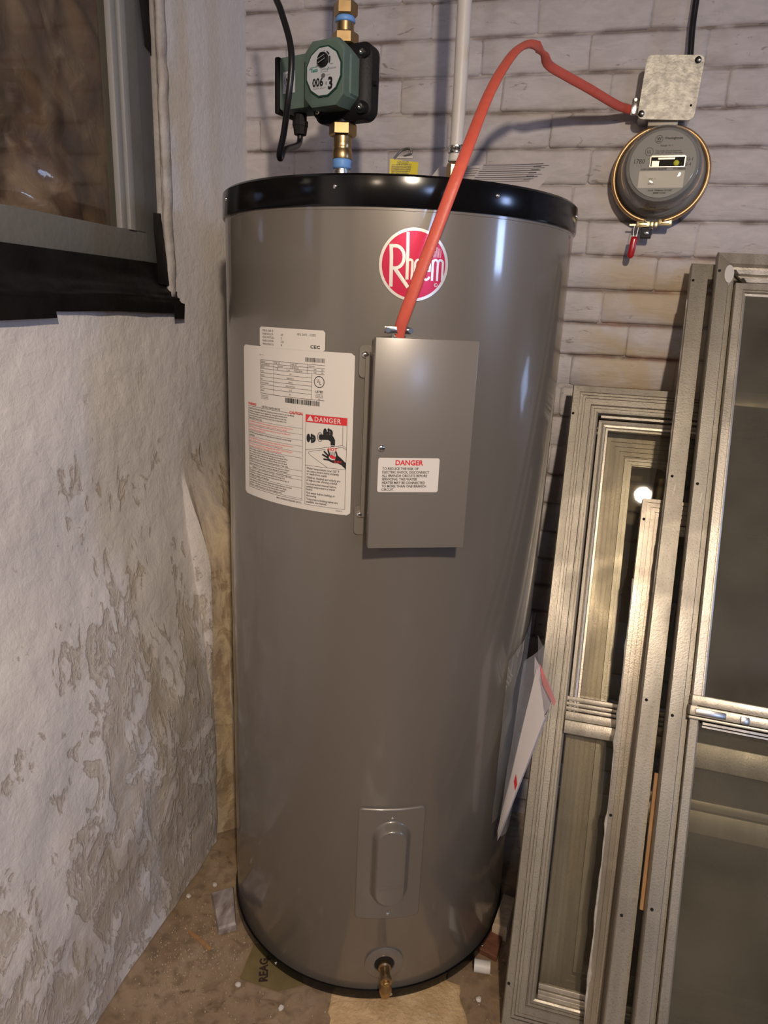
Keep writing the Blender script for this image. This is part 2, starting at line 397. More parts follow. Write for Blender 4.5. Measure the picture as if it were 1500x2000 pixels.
def tag(o, label=None, cat=None, group=None, kind=None):
    if label: o['label'] = label
    if cat: o['category'] = cat
    if group: o['group'] = group
    if kind: o['kind'] = kind
    return o
def thing(name, label, cat, loc=(0, 0, 0), rot=(0, 0, 0), group=None, parent=None):
    o = bpy.data.objects.new(name, None); C.objects.link(o); o.location = loc; o.rotation_euler = rot; o.empty_display_size = 0.05
    return tag(o, label, cat, group)

def rrect(hw, hh, r, n=5, cx=0, cy=0):
    p = []
    for qx, qy, a0 in ((1, 1, 0), (-1, 1, 90), (-1, -1, 180), (1, -1, 270)):
        for k in range(n + 1):
            a = radians(a0 + 90 * k / n); p.append((cx + qx * (hw - r) + r * cos(a), cy + qy * (hh - r) + r * sin(a)))
    return p
def circ(r, n=24, cx=0, cy=0, a0=0): return [(cx + r * cos(a0 + 2 * pi * i / n), cy + r * sin(a0 + 2 * pi * i / n)) for i in range(n)]
def sstep(a, b, x):
    t = max(0.0, min(1.0, (x - a) / (b - a))); return t * t * (3 - 2 * t)
def smooth_path(pts, n=6):
    P = [Vector(p) for p in pts]; out = []
    for i in range(len(P) - 1):
        p0 = P[max(i - 1, 0)]; p1 = P[i]; p2 = P[i + 1]; p3 = P[min(i + 2, len(P) - 1)]
        for k in range(n):
            t = k / n
            out.append(0.5 * ((2 * p1) + (-p0 + p2) * t + (2 * p0 - 5 * p1 + 4 * p2 - p3) * t * t + (-p0 + 3 * p1 - 3 * p2 + p3) * t ** 3))
    out.append(P[-1]); return out

def text_geo(txt, size, align='LEFT', bold=0.0, sx=1.0, spacing=1.0, res=2, line=1.0):
    """flat lettering in the xy plane as (verts, faces)"""
    cu = bpy.data.curves.new('lettering', 'FONT'); cu.body = txt; cu.size = size; cu.align_x = align
    cu.resolution_u = res; cu.offset = bold * size; cu.space_character = spacing; cu.space_line = line; cu.fill_mode = 'FRONT'
    ob = bpy.data.objects.new('lettering', cu); C.objects.link(ob)
    dg = bpy.context.evaluated_depsgraph_get(); me = bpy.data.meshes.new_from_object(ob.evaluated_get(dg))
    vs = [Vector((v.co.x * sx, v.co.y, 0)) for v in me.vertices]; fs = [tuple(p.vertices) for p in me.polygons]
    bpy.data.objects.remove(ob); bpy.data.curves.remove(cu); bpy.data.meshes.remove(me)
    return vs, fs
def put_text(mb, txt, x, y, size, **k):
    vs, fs = text_geo(txt, size, **k); mb.add([v + Vector((x, y, 0)) for v in vs], fs); return mb

# ================================================================== SETTING
WY = 1.665                                         # front of the brick faces
# floor
fl = MB()
def ffn(u, v):
    x = -1.0 + 4.3 * u ** 1.6; y = -2.6 + 4.35 * (1 - (1 - v) ** 1.8)
    z = -0.002 - 0.004 * abs(noise.noise(Vector((x * 4, y * 4, 1)))) - 0.003 * abs(noise.noise(Vector((x * 15, y * 15, 5))))
    return (x, y, z)
fl.grid(170, 170, ffn); floor = fl.build('floor', 'dirt_floor', smooth=True, kind='structure')

# sandstone slabs let into the floor under the tank
def slab(poly, z0, z1, name, parent, material='sandstone'):
    cx = sum(p[0] for p in poly) / len(poly); cy = sum(p[1] for p in poly) / len(poly)
    pts = []
    for i in range(len(poly)):
        a = poly[i]; b = poly[(i + 1) % len(poly)]
        for k in range(6):
            t = k / 6; pts.append((a[0] + (b[0] - a[0]) * t + random.uniform(-.004, .004), a[1] + (b[1] - a[1]) * t + random.uniform(-.004, .004)))
    ins = [(cx + (x - cx) * 0.97, cy + (y - cy) * 0.97) for x, y in pts]
    return MB().loft([(pts, z0), (pts, z1 - 0.003), (ins, z1)]).build(name, material, parent, smooth=40)
slab([(-0.318, 1.12), (-0.312, 0.995), (-0.286, 0.90), (-0.02, 0.93), (-0.045, 1.03), (-0.075, 1.11)], -0.03, 0.0005, 'paver', floor)
slab([(-0.60, 1.18), (-0.56, 1.05), (-0.43, 0.93), (-0.335, 0.90), (-0.325, 1.0), (-0.33, 1.2)], -0.03, -0.0045, 'paver', floor, 'dirt_floor')

# back wall: mortar bed with every brick its own piece
bw = MB()
bw.box((1.2, WY + 0.0440, 1.18), (4.2, 0.08, 2.46))
back = bw.build('wall_back', 'painted_mortar', kind='structure')
CH = 0.0707; BL = 0.222
def brick_mesh(k, L):
    rnd = random.Random(k); nx, nz = 6, 4; hw = L / 2 - 0.0003; hh = CH / 2 - 0.0014
    us = [-1, -0.955, -0.5, 0.05, 0.5, 0.955, 1]; ws = [-1, -0.86, 0.05, 0.86, 1]
    vs, fs = [], []
    for j in range(nz + 1):
        for i in range(nx + 1):
            x = hw * us[i]; z = hh * ws[j]
            edge = (i in (0, nx)) or (j in (0, nz)); cor = (i in (0, nx)) and (j in (0, nz))
            x2 = x + rnd.uniform(-.0022, .0022) * (0.6 if cor else 1)
            z2 = z + rnd.uniform(-.0013, .0013)
            if cor: x2 *= 0.985; z2 *= 0.93
            vs.append((x2, (0.0030 if j in (0, nz) else rnd.uniform(0.0002, 0.0016) if edge else 0.0) + rnd.uniform(-.0009, .0009), z2))
    for j in range(nz):
        for i in range(nx): a = j * (nx + 1) + i; fs.append((a, a + 1, a + nx + 2, a + nx + 1))
    ring = [i for i in range(nx + 1)] + [j * (nx + 1) + nx for j in range(1, nz + 1)] + [nz * (nx + 1) + i for i in range(nx - 1, -1, -1)] + [j * (nx + 1) for j in range(nz - 1, 0, -1)]
    o = len(vs)
    for q in ring: x, y, z = vs[q]; vs.append((x * 1.006, 0.010, z * 1.02))
    n = len(ring)
    for q in range(n): fs.append((ring[q], ring[(q + 1) % n], o + (q + 1) % n, o + q))
    mb = MB().add(vs, fs); me = bpy.data.meshes.new('brick'); me.from_pydata(mb.v, [], mb.f)
    b = bmesh.new(); b.from_mesh(me); bmesh.ops.recalc_face_normals(b, faces=b.faces[:])
    b.normal_update()
    if sum(f.normal.y for f in b.faces if abs(f.normal.y) > .7) > 0: bmesh.ops.reverse_faces(b, faces=b.faces[:])
    b.to_mesh(me); b.free()
    for p in me.polygons: p.use_smooth = True
    me.materials.append(MATS['painted_brick']); return me
BM = [brick_mesh(k, BL) for k in range(12)]; HM = [brick_mesh(40 + k, BL / 2) for k in range(3)]
joint = {16: 0.01, 17: -0.10, 18: 0.06, 19: -0.06, 20: 0.01, 21: -0.03, 22: 0.0, 23: -0.09, 24: -0.42, 25: -0.47, 26: -0.36}
z0 = 1.169 - 16 * CH
for r in range(0, 30):
    z = z0 + (r + 0.5) * CH
    j = joint.get(r, (0.0 if r % 2 else BL / 2) + random.uniform(-.02, .02))
    x = j - BL * 6
    while x < 0.62:
        if x + BL > -0.83:
            o = bpy.data.objects.new('brick', random.choice(BM)); C.objects.link(o); o.parent = back
            o.location = (x + BL / 2, WY + random.uniform(-.0015, .0015), z)
            o.rotation_euler = (random.uniform(-.02, .02), random.uniform(-.007, .007), random.uniform(-.008, .008))
        x += BL
# left wall: hand-trowelled plaster over rubble, bulging at the foot, with the window opening
WX = -0.79
def nz3(x, y, z, s): return noise.noise(Vector((x * s, y * s, z * s)))
def left_pt(s, z):
    """s < 1.32 runs along the wall; beyond it turns into the lump of masonry beside the tank"""
    bulge = 0.066 * sstep(1.05, 0.30, z)
    straight = [(1.32, 0), (1.345, 0), (1.37, 0), (1.40, 0), (1.47, 0), (1.56, 0), (1.70, 0)]
    if s <= 1.32: x, y = WX + bulge, s
    else:
        k = (s - 1.32) / 0.06; i = min(int(k), 5); t = k - i
        A = [(WX + bulge * 0.9, q) for q, _ in straight]
        Bp = [(-0.724, 1.32), (-0.742, 1.338), (-0.712, 1.365), (-0.672, 1.395), (-0.636, 1.47), (-0.598, 1.55), (-0.55, 1.70)]
        bl = sstep(0.98, 0.72, z)
        ax = A[i][0] + (A[i + 1][0] - A[i][0]) * t; ay = A[i][1] + (A[i + 1][1] - A[i][1]) * t
        bx = Bp[i][0] + (Bp[i + 1][0] - Bp[i][0]) * t; by = Bp[i][1] + (Bp[i + 1][1] - Bp[i][1]) * t
        x, y = ax + (bx - ax) * bl, ay + (by - ay) * bl
    n = nz3(0, y, z, 3.5) * 0.010 + nz3(2, y, z, 11) * 0.0045 * (0.4 + sstep(1.1, 0.3, z)) + nz3(5, y, z, 32) * 0.0016
    n *= 1.0 - 0.6 * sstep(1.2, 1.35, z)
    return (x + n, y, z)
lw = MB()
ss = [-2.6 + 2.95 * i / 24 for i in range(25)] + [0.35 + 0.97 * i / 110 for i in range(1, 111)] + [1.32 + 0.36 * i / 44 for i in range(1, 45)]
WIN_Y0, WIN_Y1, WIN_Z0, WIN_Z1 = 0.40, 1.293, 1.300, 2.06
zs = [1.30 * i / 130 for i in range(131)] + [1.30 + 1.12 * i / 70 for i in range(1, 71)]
# snap the grid to the opening
ss = sorted(set([round(a, 5) for a in ss if min(abs(a - WIN_Y0), abs(a - WIN_Y1)) > 0.004] + [WIN_Y0, WIN_Y1]))
zs = sorted(set([round(a, 5) for a in zs if min(abs(a - WIN_Z0), abs(a - WIN_Z1)) > 0.004] + [WIN_Z0, WIN_Z1]))
idx = {}; V = []; F = []
for j, z in enumerate(zs):
    for i, s_ in enumerate(ss): idx[i, j] = len(V); V.append(left_pt(s_, z))
for j in range(len(zs) - 1):
    for i in range(len(ss) - 1):
        ys = (ss[i] + ss[i + 1]) / 2; zc = (zs[j] + zs[j + 1]) / 2
        if WIN_Y0 < ys < WIN_Y1 and WIN_Z0 < zc < WIN_Z1: continue
        F.append((idx[i, j], idx[i + 1, j], idx[i + 1, j + 1], idx[i, j + 1]))
lw.add(V, F)
left = lw.build('wall_left', 'plaster', smooth=True, kind='structure')
# reveal of the opening
rv = MB()
rv.box(((WX - 0.065), WIN_Y1 + 0.012, (WIN_Z0 + WIN_Z1) / 2), (0.12, 0.02, WIN_Z1 - WIN_Z0 + 0.04))
rv.box(((WX - 0.065), (WIN_Y0 + WIN_Y1) / 2, WIN_Z0 - 0.014), (0.12, WIN_Y1 - WIN_Y0 + 0.04, 0.02))
rv.box(((WX - 0.065), (WIN_Y0 + WIN_Y1) / 2, WIN_Z1 + 0.012), (0.12, WIN_Y1 - WIN_Y0 + 0.04, 0.02))
rv.box(((WX - 0.065), WIN_Y0 - 0.012, (WIN_Z0 + WIN_Z1) / 2), (0.12, 0.02, WIN_Z1 - WIN_Z0 + 0.04))
rv.build('window_reveal', 'rough_plaster', left)
# rest of the room, mostly outside the picture
MB().box((3.35, -0.45, 1.18), (0.1, 4.5, 2.46)).build('wall_right', 'plain_wall', kind='structure')
MB().box((1.2, -2.65, 1.18), (4.5, 0.1, 2.46)).build('wall_rear', 'plain_wall', kind='structure')
MB().box((1.2, -0.45, 2.45), (4.5, 4.6, 0.08)).build('ceiling', 'ceiling_wood', kind='structure')

# ------------------------------------------------------------------ window in the left wall
win = tag(bpy.data.objects.new('window_1', None), kind='structure'); C.objects.link(win)
win.location = (WX, 0, 0)
def bar(y0, y1, z0, z1, x0, x1, name, m_, bev=0.002, **k):
    return MB().box(((x0 + x1) / 2, (y0 + y1) / 2, (z0 + z1) / 2), (abs(x1 - x0), y1 - y0, z1 - z0), bev=bev).build(name, m_, win, smooth=30, **k)
bar(1.247, 1.291, 1.31, 2.05, -0.052, -0.012, 'jamb', 'jamb_grey')
bar(0.405, 1.246, 1.372, 1.438, -0.045, -0.008, 'bottom_rail', 'sash_grey')
bar(1.186, 1.2465, 1.4385, 2.05, -0.045, -0.010, 'stile', 'sash_grey')
bar(0.405, 0.46, 1.4385, 2.05, -0.045, -0.010, 'stile', 'sash_grey')
bar(0.46, 1.186, 1.99, 2.05, -0.045, -0.010, 'top_rail', 'sash_grey')
b_ = MB(); b_.box((-0.009, 1.196, 1.73), (0.012, 0.018, 0.585), bev=0.002); b_.box((-0.014, 1.176, 1.73), (0.012, 0.016, 0.585), bev=0.002)
b_.build('glazing_bead', 'bead_grey', win, smooth=30)
MB().box((-0.026, 0.82, 1.715), (0.003, 0.735, 0.56)).build('pane', 'clean_glass', win)
# rough plaster lip of the opening
lip = []
for i in range(60):
    z = 1.325 + 0.73 * i / 59
    lip.append((WX + 0.004 + 0.002 * nz3(1, 1, z, 22), 1.302 + 0.004 * nz3(3, 2, z, 14), z))
MB().tube([Vector(p) for p in lip], [0.008 + 0.003 * nz3(7, 1, p[2], 30) for p in lip], [0.013 + 0.004 * nz3(9, 4, p[2], 25) for p in lip], n=10, side=(1, 0, 0)).build('trim_1', 'rough_plaster', smooth=True, kind='structure')

# kraft-brown insulation behind crinkled plastic inside the window well
def kfn(u, v):
    y = 0.42 + 0.872 * u; z = 1.33 + 0.71 * v
    d = abs(nz3(1, y, z * 0.7, 5)) * 0.05 + abs(nz3(4, y * 1.4 + z, z, 9)) * 0.030
    return (-0.905 + d, y, z)
MB().grid(110, 90, kfn).build('insulation_batt', 'kraft_sheet', smooth=True, fix=False,
    label='crumpled brown paper and plastic packed behind the window glass', cat='insulation')
MB().box((-0.97, 0.845, 1.70), (0.03, 1.0, 0.86)).build('well_board', 'dark_hole', win)

# black plastic and tape across the sill
def tfn(u, v):
    y = 0.41 + 0.905 * u
    prof = [(0.0, 1.386), (0.3, 1.345), (0.55, 1.325), (0.72, 1.318), (1.0, 1.293)]
    for (a, za), (b, zb) in zip(prof, prof[1:]):
        if a <= v <= b: z = za + (zb - za) * (v - a) / (b - a); break
    x = WX - 0.004 + 0.020 * sstep(0.1, 0.75, v) - 0.006 * sstep(0.8, 1.0, v)
    x += 0.004 * nz3(1, y * 1.0, v * 3, 8) + 0.002 * nz3(5, y, v * 4, 24)
    z += 0.005 * nz3(2, y, 0, 4) * v + 0.018 * v * sstep(1.12, 0.4, y) * 0.2
    return (x, y, z)
tape = thing('black_sill_sheet', 'black plastic sheet taped across the sill under the basement window', 'plastic sheet', (0, 0, 0))
MB().grid(70, 16, tfn).build('sheet', 'black_tape', tape, smooth=True, fix=False)
def strip(corners, n, name, off=0.0):
    (a, b, c, d) = [Vector(q) for q in corners]
    def fn(u, v):
        p = a.lerp(b, u).lerp(d.lerp(c, u), v); p.x += 0.0015 * nz3(p.x, p.y * 3, p.z * 3, 12); return p
    return MB().grid(n, 4, fn).build(name, 'black_tape', tape, smooth=True, fix=False)
strip([(WX + 0.020, 0.60, 1.315), (WX + 0.020, 0.942, 1.312), (WX + 0.015, 0.952, 1.283), (WX + 0.015, 0.60, 1.272)], 12, 'tape_strip')
strip([(WX + 0.018, 1.288, 1.318), (WX + 0.016, 1.332, 1.312), (WX + 0.013, 1.334, 1.282), (WX + 0.013, 1.294, 1.282)], 6, 'tape_strip')
strip([(WX + 0.0015, 1.252, 1.475), (WX - 0.002, 1.286, 1.478), (WX + 0.008, 1.292, 1.345), (WX + 0.004, 1.258, 1.348)], 6, 'tape_strip')
strip([(WX - 0.008, 1.250, 1.86), (WX - 0.008, 1.287, 1.86), (WX - 0.009, 1.289, 1.748), (WX - 0.009, 1.268, 1.757)], 6, 'tape_strip')

# ================================================================== WATER HEATER
TX, TY, TR = -0.3268, 1.3268, 0.312
wh = thing('water_heater', 'tall grey cylindrical electric water heater with black rims and round red badge', 'water heater', (TX, TY, 0))
def cyl(a_deg, z, r=TR):
    a = radians(a_deg); return Vector((r * cos(a), r * sin(a), z))
NS = 160
MB().lathe([(TR - 0.002, 0.012), (TR, 0.016), (TR, 1.452), (TR + .0006, 1.4525), (TR + .0006, 1.4575), (TR - .004, 1.459)], n=NS).build('tank_jacket', 'tank_enamel', wh, smooth=35)
MB().lathe([(TR - 0.01, 1.4560), (TR + .0035, 1.4565), (TR + .0045, 1.459), (TR + .004, 1.490), (TR + .0035, 1.496), (TR, 1.4995), (TR - .006, 1.500), (TR - .012, 1.494)], n=NS).build('top_cap', 'black_gloss', wh, smooth=35)
MB().lathe([(TR - 0.01, 0.001), (TR + .003, 0.0012), (TR + .0042, 0.004), (TR + .0038, 0.022), (TR - .004, 0.0225)], n=NS).build('base_ring', 'black_gloss', wh, smooth=35)
def screw(parent, p, nrm, r=0.0035, h=0.0025, name='screw', m_='chrome'):
    nrm = Vector(nrm).normalized()
    o = MB().lathe([(r, 0), (r, h * 0.45), (r * 0.75, h * 0.85), (r * 0.25, h)], Vector(p), axis=nrm, n=14)
    q = nrm.to_track_quat('Z', 'Y')
    o.map(lambda v: v)
    return o.build(name, m_, parent, smooth=50)
for a, z in ((-93.3, 1.4815), (-50.0, 1.4815), (-141.5, 1.4815), (-6.8, 1.4815), (174, 1.4815), (40, 1.4815), (85, 1.4815), (130, 1.4815)):
    screw(wh, cyl(a, z, TR + .004), cyl(a, 0, 1))
for a in (-111.9, -66.4, -23.6, 20, 65, 110, 155): screw(wh, cyl(a, 0.012, TR + .004), cyl(a, 0, 1))

# --- labels: x in mm to the right, y in mm downwards from the label's top-left corner
def wrap(a0, z0, r):
    def f(v): return cyl(a0 + degrees_(v.x / 1000 / TR), z0 - v.y / 1000, r)
    return f
def degrees_(x): return x * 180 / pi
def label_patch(W, H, cr, a0, z0, r, name, m_, parent, **k):
    n = 40; vs, fs = [], []
    for i in range(n + 1):
        x = W * i / n
        e = 0.0
        if x < cr: e = cr - sqrt(max(0, cr * cr - (cr - x) ** 2))
        if x > W - cr: e = cr - sqrt(max(0, cr * cr - (x - (W - cr)) ** 2))
        vs += [Vector((x, e, 0)), Vector((x, H - e, 0))]
    for i in range(n): fs.append((2 * i, 2 * i + 1, 2 * i + 3, 2 * i + 2))
    mb = MB().add(vs, fs).map(wrap(a0, z0, r))
    # thickness: return to the jacket along the rim
    o = mb.build(name, m_, parent, smooth=True, **k)
    return o
class Print:
    """printing on a label; y axis points down"""
    def __init__(s, a0, z0, r): s.a0, s.z0, s.r = a0, z0, r; s.L = {}
    def g(s, ink): return s.L.setdefault(ink, MB())
    def text(s, t, x, y, size, ink='ink', **k):
        vs, fs = text_geo(t, size, **k); s.g(ink).add([Vector((v.x + x, y - v.y, 0)) for v in vs], fs)
    def rect(s, x0, y0, x1, y1, ink='ink', n=None):
        n = n or max(1, int(abs(x1 - x0) / 6)); mb = s.g(ink)
        vs = []; fs = []
        for i in range(n + 1): x = x0 + (x1 - x0) * i / n; vs += [Vector((x, y0, 0)), Vector((x, y1, 0))]
        for i in range(n): fs.append((2 * i, 2 * i + 1, 2 * i + 3, 2 * i + 2))
        mb.add(vs, fs)
    def line(s, pts, wd, ink='ink'):
        P = []
        for a, b in zip(pts, pts[1:]):
            d = max(1, int(math.hypot(b[0] - a[0], b[1] - a[1]) / 6))
            for k in range(d): P.append((a[0] + (b[0] - a[0]) * k / d, a[1] + (b[1] - a[1]) * k / d))
        P.append(pts[-1]); s.g(ink).stroke(P, wd)
    def poly(s, pts, ink='ink'): s.g(ink).add([Vector((x, y, 0)) for x, y in pts], [tuple(range(len(pts)))])
    def frame(s, x0, y0, x1, y1, wd, ink='ink'):
        s.rect(x0, y0, x1, y0 + wd, ink); s.rect(x0, y1 - wd, x1, y1, ink); s.rect(x0, y0, x0 + wd, y1, ink); s.rect(x1 - wd, y0, x1, y1, ink)
    def done(s, parent, name='printing'):
        for i, (ink, mb) in enumerate(sorted(s.L.items())):
            mb.map(wrap(s.a0, s.z0, s.r + 0.0002 * i)); mb.build(name, ink, parent, fix=False, kind='stuff')

LA, LZ = -128.8, 1.2528
big = label_patch(229.5, 253.5, 4, LA, LZ, TR + .0008, 'rating_label', 'label_white', wh, label='large white rating and warning label with red DANGER panel')
P = Print(LA, LZ, TR + .0012)
for q, (t) in enumerate(['MODEL NO.', 'MANUFACTURED DATE', 'CAPACITY']): P.text(t, 52.5, 24.6 + q * 4.5, 3.4, sx=0.62)
for q, (t) in enumerate(['VOLTAGE', 'FREQUENCY', 'PHASE', 'ELEMENT(S) OPERATION', 'WATTAGE', 'AMPERAGE']): P.text(t, 52.5, 39.5 + q * 6.3, 3.0, sx=0.60)
for q, (t) in enumerate(['277', '60/60 HZ AC', 'SINGLE', 'SIMULTANEOUS', '12150', '43.9']): P.text(t, 120, 40.0 + q * 6.3, 3.4, align='CENTER', sx=0.75)
P.text('ELD80 - TB', 86, 24.6, 3.4, sx=0.7); P.text('13NOV2022', 92, 29.1, 3.4, sx=0.7); P.text('80', 92, 33.6, 3.4, sx=0.7)
P.text('U.S. GAL.', 112, 33.6, 3.0, sx=0.62); P.text('SERIAL NO.', 122, 24.6, 3.4, sx=0.62); P.text('TEST PRESSURE', 122, 29.1, 3.4, sx=0.6); P.text('WORKING PRESSURE', 127, 33.6, 3.0, sx=0.56)
P.text('M452217650', 154, 24.6, 3.2, sx=0.62); P.text('300', 163, 29.1, 3.2); P.text('150', 163, 33.6, 3.2); P.text('PSI', 176, 29.1, 3.0); P.text('PSI', 176, 33.6, 3.0)
for y in (20.6, 25.4, 29.8, 34.4): P.rect(52, y, 182, y + 0.45)
for y in (40.8, 47.1, 53.4, 59.7, 66.0): P.rect(52, y, 159.5, y + 0.45)
P.rect(52, 74.0, 182, 74.6)
P.rect(52, 20.6, 52.5, 74.4); P.rect(84, 20.6, 84.4, 74.4); P.rect(120, 20.6, 120.4, 29.8); P.rect(151.5, 20.6, 152, 34.4); P.rect(159.5, 34.4, 160.0, 74.4)
rb = random.Random(3)
x = 148.0
while x < 181.5: wd = rb.choice((0.4, 0.8, 0.5)); P.rect(x, 10.6, x + wd, 17.2, n=1); x += wd + rb.choice((0.4, 0.8))
x = 110.0
while x < 174: wd = rb.choice((0.9, 1.6, 2.4)); P.rect(x, 76.0, x + wd, 83.6, n=1); x += wd + rb.choice((0.8, 1.3))
P.line([(172.9 + 8.4 * cos(2 * pi * i / 28), 46.2 + 8.4 * sin(2 * pi * i / 28)) for i in range(29)], 1.1)
P.text('U', 168.6, 47.0, 7.2, sx=0.75, bold=.02); P.text('L', 173.4, 50.2, 7.2, sx=0.75, bold=.02)
P.text('LISTED', 173.3, 63.0, 4.8, align='CENTER', bold=.02, sx=0.9)
for q, t in enumerate(('COMMERCIAL', 'STORAGE TANK', 'WATER HEATER', '566E')): P.text(t, 173.3, 66.0 + q * 2.4, 2.3, align='CENTER', sx=0.8, res=1)
for q, t in enumerate(('RHEEM MANUFACTURING CO.', 'MONTGOMERY, ALABAMA', 'PATENTS: RHEEM.COM/IP-TM')): P.text(t, 53, 78.3 + q * 2.5, 2.0, sx=0.75, res=1)
P.text('SERIES 212 350', 50, 14.0, 2.0, sx=0.8, res=1)
P.text('WARNING', 15.2, 97.0, 5.4, ink='ink_red', bold=.03, sx=0.95); P.text('ELECTRIC WATER HEATER', 55, 98.0, 4.6, sx=0.80, bold=.01); P.text('CAUTION', 118.6, 100.2, 6.0, ink='ink_red', bold=.03, sx=0.95)
P.frame(14.8, 99.0, 144.6, 239.4, 0.5)
body = [
 ('k', ['FOR INSTALLATION AND OPERATION:  Follow the instructions in the Use and Care Manual,', 'if missing, a replacement may be obtained by writing the manufacturer.', 'This heater must be installed in accordance with the manufacturer\'s instructions, local codes,', 'state codes and ordinances, and/or in the absence of such codes, the latest edition of the', 'National Electrical Code.']),
 ('r', ['DISCONNECT POWER SUPPLY before opening any access panel or cover; failure to do so', 'could result in shock, personal injury or death. See the Use and Care Manual.']),
 ('r', ['SHUT OFF power and cold water supply before draining. See Use and Care Manual for', 'complete draining instructions.']),
 ('k', ['CAUTION: Increasing setting above 120F may cause severe burns and consume energy', 'excessively.']),
 ('r', ['HYDROGEN GAS may be produced in a hot water system when adding electronics.', 'Open a hot faucet for several minutes at the kitchen sink.']),
 ('r', ['DO NOT turn on electricity until heater is completely filled. USE COPPER CONDUCTORS ONLY.', 'Improper connection may damage the heating elements.']),
 ('k', ['NOTE:  All heaters eventually leak. Install the heater in a suitable area such that, if the', 'tank or connections leak, flow of water will not cause damage to the area adjacent. Where', 'such areas cannot be avoided, a suitable drain pan, adequately drained, must be installed', 'under the heater. The pan must not restrict air flow or be blocked.', 'The pressure must not exceed the working pressure of the tank.']),
 ('k', ['CAUTION: Follow this heater if any part has been under water, exposed or dropped,', 'until serviced and corrected. See Use and Care Manual for information.']),
 ('k', ['          WARNING:  Cancer and Reproductive Harm - www.P65Warnings.ca.gov']),
 ('k', ['This appliance is certified in the Seaside Residential Electric Storage Tank', 'Water Heater, and may be used in new and replacement in certain type of', 'buildings and multiple-unit dwellings.']),
 ('k', ['CAUTION: When adding an item with supplemental heating equipment, you must', 'install a mixing valve between the heater and the other potable water piping,', 'and set it so the water is no hotter at the fixtures than required.', 'Failure to control temperature can cause scalding injury.']),
]
y = 102.6
lines = sum(len(b[1]) for b in body); lh = (238.2 - 102.0 - len(body) * 1.6) / lines
for col, ls in body:
    for t in ls:
        P.text(t, 17.0, y + lh * 0.45, lh * 0.98, ink='ink' if col == 'k' else 'ink_pink', sx=min(1.0, 124.0 / (len(t) * lh * 0.50)) * 0.98, res=1, bold=.012)
        y += lh
    y += 0.6; P.rect(15, y - lh * 0.42, 144.5, y - lh * 0.42 + 0.35); y += 1.0
P.text('MAX. WORKING PRESSURE 150 P.S.I.', 144, 244.8, 4.0, align='RIGHT', bold=.015, sx=0.82)
P.line([(20, 190.2), (22.6, 185.4), (25.2, 190.2), (20, 190.2)], 0.5)
# danger panel
P.rect(150.0, 97.8, 220.6, 109.6, 'ink_red'); P.frame(150.0, 97.8, 220.6, 244.4, 0.5)
P.text('DANGER', 166.0, 107.4, 10.6, ink='label_white', bold=.015, spacing=1.18, sx=0.93)
P.poly([(152.5, 107.6), (158.6, 107.6), (164.6, 107.6), (158.6, 98.9)], 'label_white')
P.text('!', 157.6, 107.0, 8, ink='ink_red', bold=.02)
P.rect(150, 179.0, 220.6, 179.5)
P.rect(213.6, 109.6, 214.1, 141.0)
P.line([(150.3, 154.8), (213.8, 141.0), (220.4, 145.0)], 0.5)
P.line([(190, 179), (158, 161.5), (155.5, 158.5), (157.5, 156.3), (186, 150)], 0.5); P.line([(203, 146.4), (214, 144), (220.4, 148)], 0.5)
def blob(cx, cy, rx, ry, ink='ink', n=16, rot=0): P.poly([(cx + rx * cos(2 * pi * i / n) * cos(rot) - ry * sin(2 * pi * i / n) * sin(rot), cy + rx * cos(2 * pi * i / n) * sin(rot) + ry * sin(2 * pi * i / n) * cos(rot)) for i in range(n)], ink)
def knob(cx, cy):
    blob(cx, cy, 3.4, 7.0)
    for dx, dy, rx, ry in ((6, -4.6, 2.0, 3.0), (6.5, 4.6, 2.0, 3.0), (5.4, 0, 3.0, 2.6), (10.8, 0, 2.4, 5.2), (9.4, -4.0, 1.6, 2.4), (9.4, 4.2, 1.6, 2.4)): blob(cx + dx, cy + dy, rx, ry)
knob(155.4, 135.0); knob(184.5, 123.6)
P.line([(175.8 + 4.0 * cos(2 * pi * i / 20), 131.4 + 7.2 * sin(2 * pi * i / 20)) for i in range(21)], 0.9)
blob(176.4, 131.4, 2.7, 4.6)
P.poly([(176, 127.3), (193.5, 125.6), (198.5, 128.2), (201.6, 133.8), (201.6, 142.4), (194.2, 142.4), (194.0, 137.0), (190.6, 134.6), (176, 135.5)])
P.rect(194.6, 143.3, 201.4, 144.2)
P.text('HOT', 197.4, 151.2, 7.2, ink='ink_red', align='CENTER', bold=.02)
for xx in (194.4, 196.8, 199.0, 201.4): P.line([(xx, 152.6), (xx - 0.6, 160.5)], 0.7)
# hand
def fing(x0, y0, x1, y1, wd): P.line([(x0, y0), (x1, y1)], wd); blob(x0, y0, wd / 2, wd / 2)
P.poly([(188.5, 158.2), (191.5, 163.5), (196.5, 166.0), (202, 165.5), (203.4, 158.0), (206.0, 157.2), (212.4, 161.8), (220.2, 168.4), (220.2, 178.6), (213.0, 172.6), (206.0, 170.0), (199, 170.5), (192.5, 168.0), (188.5, 163.5)])
fing(181.4, 158.8, 191.5, 163.4, 2.9); fing(184.0, 153.8, 192.0, 160.8, 2.9); fing(190.2, 150.0, 193.2, 160.0, 2.7); fing(183.6, 165.8, 194, 166.4, 2.7); fing(203.4, 152.4, 206.0, 160.0, 2.8)
blob(198.2, 160.8, 5.6, 2.6, 'ink_red', rot=0.25)
P.text('BURN', 201.0, 169.4, 5.0, ink='ink_red', sx=0.9, bold=.01)
ty = 185.4
